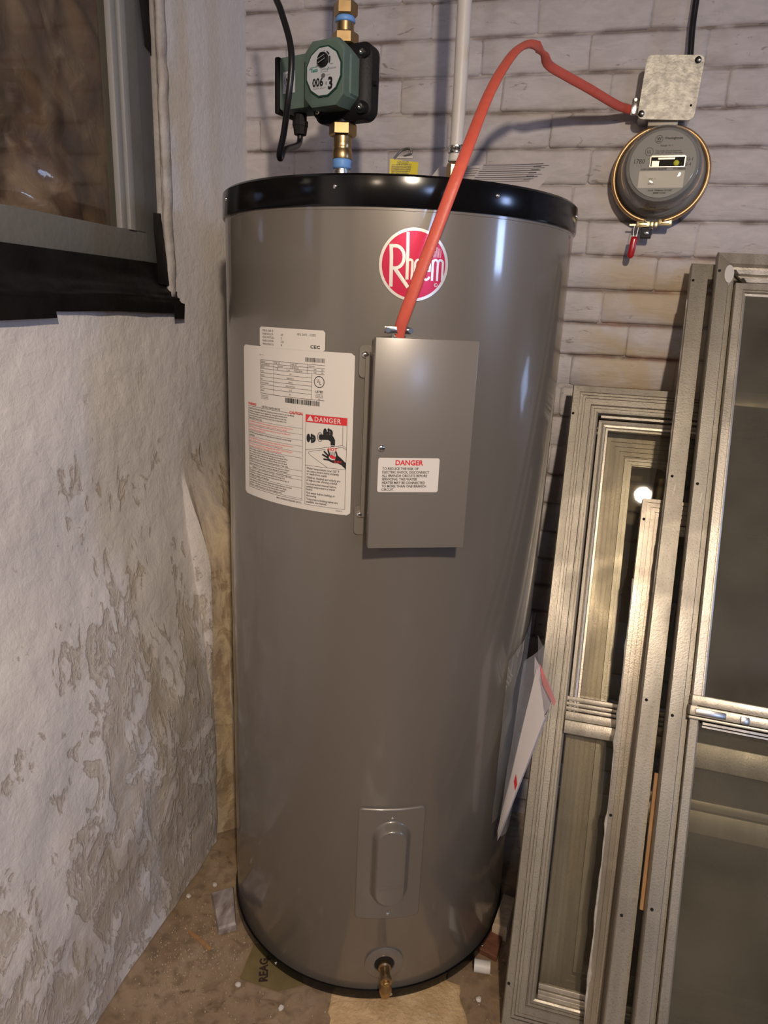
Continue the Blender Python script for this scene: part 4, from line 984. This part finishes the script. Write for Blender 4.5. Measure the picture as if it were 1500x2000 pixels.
q.build('inner_case', 'meter_grey', mt, smooth=40)
q = MB(); ly([(0.0840, 0.013), (0.0840, 0.024), (0.0780, 0.030), (0.0745, 0.062), (0.071, 0.090), (0.066, 0.0975), (0.058, 0.100), (0.030, 0.1012), (0.002, 0.1015)], q); q.build('glass_dome', 'meter_glass', mt, smooth=40)
q = MB(); ly([(0.0600, 0.0930), (0.0600, 0.0945)], q); fc = q.build('dial_face', 'meter_face', mt)
YF = -0.0948
def FM(mb, off=0.0): return mb.map(lambda v: (v.x, YF - off, v.y))
q = MB(); q.add([Vector(v) for v in ((-0.040, -0.042, 0), (0.042, -0.042, 0), (0.042, -0.012, 0), (-0.040, -0.012, 0))], [(0, 1, 2, 3)]); FM(q, 0.0).build('paper_label', 'label_paper', fc, fix=False)
q = MB()
q.stroke([(-0.012 + 0.0068 * cos(a), 0.044 + 0.0068 * sin(a)) for a in [2 * pi * i / 24 for i in range(25)]], 0.0006); put_text(q, 'W', -0.012, 0.0425, 0.0075, align='CENTER', bold=.02); q.stroke([(-0.016, 0.0405), (-0.008, 0.0405)], 0.0009)
put_text(q, 'Westinghouse', -0.002, 0.0440, 0.0055, bold=.02); put_text(q, 'Raleigh, N. C.', -0.008, 0.0315, 0.0042)
q.stroke([(-0.027 + 0.0072 * cos(a), 0.0225 + 0.0072 * sin(a)) for a in [2 * pi * i / 24 for i in range(25)]], 0.0006); put_text(q, 'UL', -0.027, 0.0195, 0.0085, align='CENTER', sx=0.8)
put_text(q, 'Time of Day Metering Equipment', -0.016, 0.0225, 0.0038, sx=0.9); put_text(q, 'Listed 1287  Receiver Components', -0.016, 0.0190, 0.0038, sx=0.9)
put_text(q, 'LOAD CONTROL RECEIVER', -0.038, -0.0098, 0.0038, bold=.03); put_text(q, 'TO OPERATE', 0.020, -0.0098, 0.0038, bold=.03)
put_text(q, '1780', -0.054, 0.0015, 0.0125, sx=0.85); put_text(q, 'G-1', 0.0425, 0.0060, 0.0085, sx=.9); put_text(q, 'S-4', 0.0415, -0.0035, 0.0085, sx=.9)
put_text(q, 'FOUR TERMINAL SOCKET', 0.002, -0.0480, 0.0038, align='CENTER', bold=.03); put_text(q, 'SERIES COND.', 0.002, -0.0525, 0.0038, align='CENTER', bold=.03)
put_text(q, 'UNIT  7', -0.022, -0.0270, 0.0038); put_text(q, 'SERIAL', -0.022, -0.0360, 0.0038)
FM(q, 0.0003).build('face_text', 'ink', fc, fix=False)
q = MB(); q.box((0.0085, YF - 0.0004, 0.0045), (0.062, 0.0008, 0.019)); q.build('window_recess', 'dark_hole', mt)
q = MB()
for c, d in (((0.0085, YF - .0012, 0.0135), (0.060, .0022, 0.0028)), ((0.0085, YF - .0012, -0.0050), (0.062, .0022, 0.0016)), ((-0.0225, YF - .0012, 0.0040), (0.0018, .0022, 0.019)), ((0.0395, YF - .0012, 0.0040), (0.0018, .0022, 0.019)), ((-0.013, YF - .0012, 0.0010), (0.013, .0010, 0.0095)), ((0.006, YF - .0012, 0.0095), (0.030, .0008, 0.003))): q.box(c, d)
q.build('window_bezel', 'logo_silver', mt)
q = MB(); q.lathe([(0.0058, 0), (0.0045, 0.002), (0.001, 0.003)], (0.0245, YF - 0.001, 0.0015), axis=Vector((0, -1, 0)), n=16); q.build('indicator_lamp', 'lamp_yellow', mt, smooth=True, label='yellow indicator lamp')
q = MB()
for s_, x_ in ((-1, -0.020), (1, 0.022)):
    q.box((x_, -0.014, -0.0945 + (0.004 if s_ > 0 else 0)), (0.027, 0.012, 0.012), bev=0.0015); q.box((x_ - s_ * 0.017, -0.014, -0.0945), (0.007, 0.010, 0.010), bev=0.001)
q.box((-0.040, -0.014, -0.0955), (0.012, 0.003, 0.003))
cb_ = q.build('band_clamp', 'brass_pale', mt, smooth=30)
for s_, x_ in ((-1, -0.020), (1, 0.022)):
    for dz in (-0.0025, 0.0030): MB().box((x_, -0.0203, -0.0945 + (0.004 if s_ > 0 else 0) + dz), (0.015, 0.0006, 0.0012)).build('clamp_slot', 'dark_hole', cb_)
q = MB(); q.box((-0.012, -0.008, -0.111), (0.021, 0.014, 0.019), bev=0.001); q.build('lug_block', 'black_plastic', mt); q = MB(); q.lathe([(0.0048, 0), (0.0048, 0.002), (0.002, 0.003)], (-0.011, -0.015, -0.111), axis=Vector((0, -1, 0)), n=14); q.build('lug_screw', 'chrome', mt, smooth=40)
q = MB(); q.tube([(-0.036, -0.016, -0.098), (-0.037, -0.017, -0.112), (-0.035, -0.017, -0.124)], 0.0006, n=6); q.tube([(-0.028, -0.016, -0.100), (-0.029, -0.017, -0.113), (-0.030, -0.017, -0.124)], 0.0006, n=6); q.build('seal_wire', 'steel', mt)
q = MB(); q.tube([(-0.0335, -0.017, -0.119), (-0.0335, -0.017, -0.124), (-0.035, -0.0165, -0.140), (-0.0365, -0.016, -0.156), (-0.037, -0.0155, -0.160), (-0.037, -0.0155, -0.1615)], [0.0062, 0.0070, 0.0070, 0.0066, 0.0045, 0.001], [0.0040, 0.0045, 0.0045, 0.0042, 0.003, 0.001], n=14, side=(1, 0, 0)); q.build('seal_tag', 'seal_red', mt, smooth=True, label='red seal tag hanging under the meter')

# ================================================================== STORM WINDOWS
def leaning(name, label, x, y, slope, tilt=0.0, group=None):
    th = math.atan(slope); t = thing(name, label, 'storm window', (x, y, 0.0), (0, 0, 0), group)
    c, s_ = cos(th), sin(th)
    M = Matrix(((1, 0, 0, x), (0, s_, -c, y), (0, c, s_, 0), (0, 0, 0, 1))) @ Matrix.Rotation(tilt, 4, 'Z')
    t.matrix_world = M; return t
def mitre(parent, x0, y0, x1, y1, prof, m_, names=('stile', 'top_rail', 'stile', 'bottom_rail'), which='LTRB', smooth=20, **kw):
    """four mitred sides; prof = [(inset, height)...] from the outer edge inwards, open at the back"""
    n = len(prof); res = []
    cor = lambda d: [(x0 + d, y0 + d), (x0 + d, y1 - d), (x1 - d, y1 - d), (x1 - d, y0 + d)]
    for k, side in enumerate('LTRB'):
        if side not in which: continue
        vs = []
        for d, h in prof: a = cor(d)[k]; vs.append((a[0], a[1], h))
        for d, h in prof: a = cor(d)[(k + 1) % 4]; vs.append((a[0], a[1], h))
        fs = [(i, (i + 1) % n, n + (i + 1) % n, n + i) for i in range(n)] + [tuple(range(n - 1, -1, -1)), tuple(range(n, 2 * n))]
        res.append(MB().add(vs, fs).build(names[k], m_, parent, smooth=smooth, **kw))
    return res
def ribs(w0, w1, h0, h1, n, depth=0.003, gap=0.0025):
    """ribbed profile from inset w0 to w1, height h0 -> h1"""
    p = []; st = (w1 - w0) / n
    for i in range(n):
        a = w0 + st * i; b = a + st; ha = h0 + (h1 - h0) * i / n
        p += [(a, ha), (b - gap, ha), (b - gap * 0.8, ha - depth), (b, ha - depth)]
    return p
def closed(p, back=0.0): return [(p[0][0], back)] + p + [(p[-1][0], back)]

# --- window against the wall behind the tank
f0 = leaning('storm_window', 'ribbed aluminium storm window standing upright between tank and wall', -0.625, 1.6615, 0.0)
mitre(f0, 0, 0, 0.600, 1.168, closed(ribs(0, 0.040, 0.012, 0.008, 4)), 'dull_aluminium')
MB().box((0.3, 0.584, 0.003), (0.53, 1.10, 0.002)).build('pane', 'dusty_glass', f0)

# --- smaller window behind the short one
fb1 = leaning('storm_window', 'smaller pitted aluminium storm window seen through the short ribbed one', 0.085, 1.128, 0.46)
mitre(fb1, 0, 0, 0.56, 1.187, closed(ribs(0, 0.060, 0.020, 0.012, 6)), 'pitted_aluminium')
mitre(fb1, 0.061, 0.066, 0.499, 1.126, closed(ribs(0, 0.016, 0.011, 0.009, 2)), 'bright_aluminium', names=('sash_stile', 'sash_rail', 'sash_stile', 'sash_rail'))
q = MB(); q.box((0.28, 0.540, 0.012), (0.44, 0.024, 0.014), bev=0.002); q.build('meeting_rail', 'bright_aluminium', fb1, smooth=30)
q = MB(); q.box((0.28, 0.61, 0.0055), (0.415, 1.03, 0.002)); q.build('pane', 'dusty_glass', fb1)

# --- short ribbed window at the left
f1 = leaning('storm_window', 'short ribbed aluminium storm window, leftmost of those leaning right of the tank', 0.018, 1.06, 0.46)
def grooved(edges, h, depth=0.0045, gw=0.0022):
    p = [(edges[0], h)]
    for e in edges[1:-1]: p += [(e, h), (e + gw * .15, h - depth), (e + gw * .85, h - depth), (e + gw, h)]
    return p + [(edges[-1], h)]
prof = [(0, 0.0), (0, 0.016), (0.002, 0.020)] + grooved([0.003, 0.0150, 0.0215, 0.0280], 0.0205)[1:] + [(0.0290, 0.0185), (0.041, 0.0185)] + grooved([0.041, 0.0425, 0.0485, 0.0545], 0.0165, 0.003)[1:] + [(0.058, 0.0150), (0.060, 0.0)]
mitre(f1, 0, 0, 0.60, 1.290, prof, 'dull_aluminium')
def frame_holes(parent, pts, r=0.0028, w_=0.0205, name='screw_hole'):
    for x_, y_ in pts: MB().lathe([(r, w_), (r, w_ + 0.001)], (x_, y_, 0), n=10).build(name, 'dark_hole', parent)
frame_holes(f1, [(0.006, 1.225), (0.006, 0.62), (0.006, 0.075)], w_=0.0206)
us = mitre(f1, 0.062, 0.568, 0.538, 1.216, [(0, 0), (0, 0.014), (0.006, 0.015), (0.008, 0.012), (0.010, 0.015), (0.014, 0.014), (0.016, 0.010), (0.020, 0.010), (0.020, 0)], 'bright_aluminium', names=('sash_stile', 'sash_rail', 'sash_stile', 'meeting_rail'), which='LTR')
q = MB(); q.box((0.30, 1.224, 0.010), (0.47, 0.005, 0.010)); q.build('sash_channel', 'bright_aluminium', f1)
q = MB(); mr = MB()
for v0, v1, h in ((0.560, 0.586, 0.032), (0.586, 0.603, 0.026), (0.604, 0.612, 0.021), (0.613, 0.621, 0.018), (0.622, 0.632, 0.015)):
    mr.box((0.298, (v0 + v1) / 2, h / 2), (0.482, v1 - v0 - 0.0008, h), bev=0.0008)
mr.build('meeting_rail', 'bright_aluminium', f1, smooth=30)
gp = MB().box((0, 0, 0), (0.44, 0.572, 0.002)).build('pane', 'clean_glass', f1)
gp.location = (0.30, 0.918, -0.010); gp.rotation_euler = (radians(4.8), radians(-1.3), 0)      # pane tilted in its sash so that it mirrors the bulb
MB().box((0.30, 0.315, 0.004), (0.475, 0.50, 0.002)).build('pane', 'dusty_glass', f1)
br = MB()
for v0, v1, h in ((0.058, 0.066, 0.010), (0.066, 0.074, 0.0125), (0.074, 0.084, 0.008)): br.box((0.30, (v0 + v1) / 2, h / 2), (0.476, v1 - v0 - .0008, h), bev=0.0008)
br.build('sill_rail', 'bright_aluminium', f1, smooth=30)

def caulk_edge(parent, x0, v0, v1, seed, name='caulk_bead', wmax=0.006):
    rr = random.Random(seed); n = 90; pts = []; ra = []
    for i in range(n):
        v = v0 + (v1 - v0) * i / (n - 1); k = nz3(seed, v, 0, 9) + 0.5 * nz3(seed, v, 3, 40)
        ra.append(max(0.0006, wmax * (0.35 + 0.9 * k))); pts.append((x0 + 0.001 * nz3(seed, v, 5, 20), v, 0.016))
    return MB().tube(pts, ra, [r_ * 0.6 for r_ in ra], n=8, side=(1, 0, 0)).build(name, 'caulk', parent, smooth=True)

# --- middle window with the crusty edge
f2 = leaning('storm_window', 'aluminium storm window with ragged caulk along its edge, between short and tall ones', 0.1645, 1.015, 0.437, tilt=radians(-0.6))
mitre(f2, 0, 0, 0.60, 1.062, closed(ribs(0, 0.045, 0.018, 0.014, 5, 0.003, 0.002)), 'pitted_aluminium')
caulk_edge(f2, -0.001, 0.05, 0.90, 3)
frame_holes(f2, [(0.006, 1.02), (0.005, 0.45)], w_=0.0181)
mitre(f2, 0.048, 0.048, 0.552, 1.014, closed(ribs(0, 0.018, 0.011, 0.009, 2)), 'bright_aluminium', names=('sash_stile', 'sash_rail', 'sash_stile', 'sash_rail'))
q = MB(); q.box((0.30, 0.470, 0.010), (0.50, 0.040, 0.016), bev=0.002); q.box((0.30, 0.500, 0.008), (0.50, 0.016, 0.012), bev=0.002); q.build('meeting_rail', 'bright_aluminium', f2, smooth=30)
MB().box((0.30, 0.53, 0.005), (0.47, 0.93, 0.002)).build('pane', 'dusty_glass', f2)

# --- tall window, second from the right
f3 = leaning('storm_window', 'tall aluminium storm window with flat drilled flange, second tallest, behind the tallest', 0.187, 0.955, 0.468, tilt=radians(-1.3))
pf = [(0, 0.0), (0, 0.018), (0.002, 0.020), (0.0335, 0.020), (0.0340, 0.000)]
mitre(f3, 0, 0, 0.60, 1.578, pf, 'dull_aluminium')
mitre(f3, 0.047, 0.047, 0.553, 1.531, [(0, 0), (0, 0.012), (0.010, 0.010), (0.010, 0)], 'dull_aluminium', names=('sash_stile', 'sash_rail', 'sash_stile', 'sash_rail'))
frame_holes(f3, [(0.006, 1.54), (0.009, 1.13), (0.009, 0.70), (0.009, 0.32)], w_=0.0200)
caulk_edge(f3, 0.0, 0.9, 1.50, 12, wmax=0.003)
q = MB(); q.box((0.30, 0.62, 0.010), (0.48, 0.045, 0.018), bev=0.002); q.box((0.30, 1.30, 0.010), (0.48, 0.030, 0.014), bev=0.002); q.build('meeting_rail', 'dull_aluminium', f3, smooth=30)
MB().box((0.30, 0.79, 0.004), (0.50, 1.46, 0.002)).build('pane', 'dusty_glass', f3)

# --- tallest window in front
f4 = leaning('storm_window', 'tallest aluminium storm window in front, with latch rail and white paint blob', 0.2290, 0.913, 0.475, tilt=radians(-1.3))
pf = [(0, 0.0), (0, 0.016), (0.002, 0.019), (0.024, 0.019), (0.026, 0.014), (0.031, 0.014), (0.031, 0.004), (0.0365, 0.004), (0.0365, 0.0)]
mitre(f4, 0, 0, 0.62, 1.606, pf, 'dull_aluminium', which='LRB')
pt_ = [(0, 0.0), (0, 0.016), (0.002, 0.019), (0.024, 0.019), (0.027, 0.010), (0.032, 0.009), (0.036, 0.018), (0.043, 0.014), (0.044, 0.006), (0.049, 0.006), (0.052, 0.016), (0.059, 0.012), (0.060, 0.004), (0.064, 0.0)]
mitre(f4, 0, 0, 0.62, 1.606, pt_, 'bright_aluminium', which='T')
frame_holes(f4, [(0.006, 1.565), (0.008, 1.13), (0.008, 0.70), (0.009, 0.37)], w_=0.0190)
MB().loft([([(x_ * 1.0, y_ * 1.0) for x_, y_ in [(0.024 + 0.0095 * cos(a) + 0.002 * sin(2 * a), 1.558 + 0.021 * sin(a) + 0.003 * cos(3 * a)) for a in [2 * pi * i / 20 for i in range(20)]]], 0.0145), ([(0.024 + 0.0085 * cos(a), 1.558 + 0.019 * sin(a)) for a in [2 * pi * i / 20 for i in range(20)]], 0.0215)]).build('paint_blob', 'pvc', f4, smooth=40, label='dried white paint blob')
sl = [(0, 0.0), (0, 0.021), (0.001, 0.0225), (0.0135, 0.0225), (0.0140, 0.018), (0.0152, 0.018), (0.0155, 0.020), (0.0175, 0.020), (0.018, 0.014), (0.022, 0.012), (0.022, 0.0)]
mitre(f4, 0.0375, 0.716, 0.5825, 1.540, sl, 'bright_aluminium', names=('sash_stile', 'sash_rail', 'sash_stile', 'sash_rail'), which='LTR')
mitre(f4, 0.0375, 0.040, 0.5825, 0.716, [(0, 0.0), (0, 0.017), (0.001, 0.018), (0.014, 0.018), (0.015, 0.012), (0.018, 0.010), (0.018, 0)], 'dull_aluminium', names=('sash_stile', 'sash_rail', 'sash_stile', 'sash_rail'), which='LRB')
lr = MB(); lr.box((0.310, 0.735, 0.016), (0.548, 0.018, 0.022), bev=0.002); lr.box((0.310, 0.7165, 0.017), (0.552, 0.017, 0.028), bev=0.0015); lr.box((0.310, 0.7040, 0.013), (0.552, 0.005, 0.030), bev=0.001)
lrr = lr.build('latch_rail', 'bright_aluminium', f4, smooth=30)
q = MB(); q.box((0.068, 0.7160, 0.0325), (0.050, 0.011, 0.003), bev=0.001); q.box((0.123, 0.7150, 0.0340), (0.014, 0.013, 0.005), bev=0.001); q.build('latch', 'steel', lrr, smooth=30)
q = MB(); q.box((0.310, 0.6960, 0.010), (0.50, 0.004, 0.012)); q.box((0.310, 0.6900, 0.008), (0.50, 0.003, 0.010)); q.build('glazing_strip', 'bright_aluminium', f4)
MB().box((0.310, 1.13, 0.008), (0.505, 0.79, 0.002)).build('insect_screen', 'screen_mesh', f4)
MB().box((0.310, 1.13, 0.004), (0.505, 0.79, 0.002)).build('pane', 'clean_glass', f4)
MB().box((0.310, 0.38, 0.005), (0.515, 0.63, 0.002)).build('pane', 'dusty_glass', f4)

# wooden lath caught between the two tall frames
q = MB(); q.box((0.010, 0.475, 0.0), (0.009, 0.235, 0.006), bev=0.001)
lath = thing('wooden_lath', 'thin raw wooden lath wedged between the two tallest storm windows', 'wood strip')
lath.matrix_world = f4.matrix_world.copy() @ Matrix.Translation((-0.012, 0.0, -0.007))
q.build('lath_strip', 'wood_lath', lath)

# ================================================================== DOCUMENT POUCH ON THE TANK SIDE
po = thing('document_pouch', 'clear plastic pouch taped to the right side of the tank', 'pouch', (0, 0, 0))
def quad(pts, nu, nv, amp, seed):
    a, b, c, d = [Vector(p) for p in pts]
    def fn(u, v):
        p = a.lerp(b, u).lerp(d.lerp(c, u), v); k = amp * sin(pi * u) ; p += Vector((0.6, -0.8, 0)) * (k + amp * 0.5 * nz3(seed, u * 2, v * 2, 2)); return p
    return MB().grid(nu, nv, fn)
# back skin follows the tank, front skin stands off
def skin(u, v):
    a = -26 + 26 * u; z = 0.335 + 0.365 * v + 0.04 * u * v; return cyl(a, z, TR + 0.0025 + 0.002 * nz3(u * 3, v * 3, 1, 2)) + Vector((TX, TY, 0))
MB().grid(14, 16, skin).build('back_skin', 'clear_plastic', po, smooth=True, fix=False)
quad([(-0.016, 1.165, 0.715), (0.030, 1.20, 0.765), (0.042, 1.17, 0.335), (-0.029, 1.165, 0.325)][:2] + [(-0.010, 1.20, 0.33), (-0.030, 1.165, 0.325)], 8, 12, 0.006, 2).build('front_skin', 'clear_plastic', po, smooth=True, fix=False)
quad([(0.003, 1.19, 0.76), (0.049, 1.16, 0.690), (0.050, 1.16, 0.612), (0.018, 1.18, 0.640)], 8, 8, 0.003, 5).build('flap', 'clear_plastic', po, smooth=True, fix=False)
bk = thing('folded_manual', 'folded white paper manual with small red mark sticking out of the plastic pouch', 'manual', (0, 0, 0))
# V-shaped fold: spine runs from upper right to lower left
S0, S1 = Vector((0.032, 1.155, 0.614)), Vector((-0.029, 1.160, 0.322))
L0, L1 = Vector((0.008, 1.175, 0.705)), Vector((-0.031, 1.172, 0.335))
R0, R1 = Vector((0.046, 1.185, 0.640)), Vector((-0.020, 1.180, 0.345))
T0 = Vector((0.002, 1.178, 0.722))
quad([L0, S0, S1, L1], 6, 14, 0.002, 1).build('front_leaf', 'paper', bk, smooth=True, fix=False)
quad([S0, R0, R1, S1], 4, 14, 0.002, 4).build('back_leaf', 'paper', bk, smooth=True, fix=False)
quad([T0, Vector((0.045, 1.187, 0.648)), Vector((0.035, 1.19, 0.600)), Vector((0.010, 1.188, 0.600))], 6, 6, 0.001, 6).build('inner_leaf', 'paper_shade', bk, smooth=True, fix=False)
mk = [S0.lerp(S1, t) + (L0.lerp(L1, t) - S0.lerp(S1, t)) * s_ + Vector((0.0016, -0.0034, 0)) for t, s_ in ((0.560, 0.22), (0.560, 0.60), (0.610, 0.60), (0.610, 0.22))]
MB().add(mk, [(0, 1, 2, 3)]).build('red_mark', 'ink_red', bk, fix=False)
quad([T0 + Vector((0.010, 0.0, -0.012)), Vector((0.049, 1.176, 0.640)), Vector((0.047, 1.176, 0.628)), Vector((0.022, 1.178, 0.668))], 4, 2, 0.001, 6).build('red_print', 'ink_pink', bk, smooth=True, fix=False)

# ================================================================== FLOOR DEBRIS
def chunk(name, label, cat, poly, h, m_, top=0.92, z=0.0):
    cx = sum(p[0] for p in poly) / len(poly); cy = sum(p[1] for p in poly) / len(poly)
    P0 = [(x_ - cx, y_ - cy) for x_, y_ in poly]
    return _place(MB().loft([(P0, 0), (P0, h * 0.8), ([(x_ * top, y_ * top) for x_, y_ in P0], h)]).build(name, m_, smooth=30, label=label, cat=cat), (cx, cy, z))
def _place(o, loc): o.location = loc; return o
chunk('wood_offcut', 'pale painted wood offcut on the floor left of the tank', 'wood scrap', [(-0.594, 1.070), (-0.563, 1.093), (-0.616, 1.186), (-0.656, 1.154)], 0.018, 'white_wood')
cb2 = thing('printed_cardboard', 'yellowish printed cardboard scrap poking out under the front left of the tank', 'cardboard', (-0.47, 1.02, 0.0))
MB().prism([(-0.042, 0.068), (-0.034, -0.030), (0.050, -0.034), (0.105, 0.000), (0.07, 0.06)], 0.0002, 0.0022).build('card', 'cardboard', cb2)
q = MB(); put_text(q, 'REAG', 0, 0, 0.024, bold=.04, sx=0.9)
q.map(lambda v: Vector((0.022, -0.022, 0.0026)) + Matrix.Rotation(radians(112), 3, 'Z') @ v).build('card_lettering', 'letter_brown', cb2, fix=False)
q = MB(); q.lathe([(0.0125, -0.0165), (0.0125, 0.0165), (0.0100, 0.0165), (0.0100, -0.0165)], (0, 0, 0), axis=Vector((1, 0.1, 0)), n=24, cap=False)
q.f += [(i, (i + 1) % 24, 72 + (i + 1) % 24, 72 + i) for i in range(24)]
_place(q.build('pipe_offcut', 'pvc', smooth=40, label='short white plastic pipe offcut on the floor right of the tank', cat='pipe offcut'), (-0.032, 1.150, 0.0135))
chunk('brick_fragment', 'dark red brick fragment on the floor right of the tank', 'brick', [(-0.055, 1.195), (-0.004, 1.180), (0.002, 1.235), (-0.03, 1.245)], 0.014, 'red_brick')
chunk('stone_block', 'pale rough stone behind the red brick fragment right of the tank', 'stone', [(-0.022, 1.240), (0.010, 1.236), (0.022, 1.330), (-0.006, 1.335)], 0.035, 'pale_stone')
rr = random.Random(11)
pebs = [((-0.665, 1.188), 'pale pebble near the corner, close to the plaster wall foot'), ((-0.707, 1.141), 'white pebble touching the foot of the plaster wall'), ((-0.501, 0.975), 'round white pebble on the floor near the printed cardboard'), ((-0.400, 0.955), 'tiny pale pebble on the floor in front of the cardboard'), ((-0.03, 1.085), 'small crumb of stone on the floor beside the paver edge')]
for (x_, y_), lab in pebs:
    b = bmesh.new(); bmesh.ops.create_icosphere(b, subdivisions=2, radius=0.0058)
    for v in b.verts: v.co *= 1 + 0.35 * noise.noise(v.co * 220 + Vector((x_ * 50, y_ * 50, 0))); v.co.z *= 0.7
    me = bpy.data.meshes.new('pebble'); b.to_mesh(me); b.free(); me.materials.append(MATS['pebble'])
    o = bpy.data.objects.new('pebble', me); C.objects.link(o); o.location = (x_, y_, 0.003); tag(o, lab, 'pebble')
gr = MB()
for i in range(900):
    if i % 3: x_, y_ = rr.gauss(-0.62, 0.07), rr.gauss(1.02, 0.08)
    else: x_, y_ = rr.uniform(-0.7, 0.1), rr.uniform(0.85, 1.2)
    if math.hypot(x_ - TX, y_ - TY) < TR + 0.01 or x_ < -0.71 or y_ < 0.75: continue
    r_ = rr.uniform(0.0008, 0.0022); p = Vector((x_, y_, 0.0)); a = rr.uniform(0, 6)
    vs = [p + Vector((r_ * cos(a + k * 2.1) * rr.uniform(.6, 1.4), r_ * sin(a + k * 2.1) * rr.uniform(.6, 1.4), -0.002)) for k in range(3)] + [p + Vector((0, 0, r_ * 1.1))]
    gr.add(vs, [(0, 1, 3), (1, 2, 3), (2, 0, 3)])
gr.build('floor_grit', 'pale_stone', kind='stuff', label='crumbs of grit and plaster scattered over the dirt floor', cat='grit')
q = MB(); q.box((0, 0, 0.0016), (0.070, 0.008, 0.003), Matrix.Rotation(radians(-22), 4, 'Z')); _place(q.build('wood_splinter', 'wood_lath', label='thin wood splinter on the floor left of the tank', cat='wood scrap'), (-0.625, 1.045, 0.0))
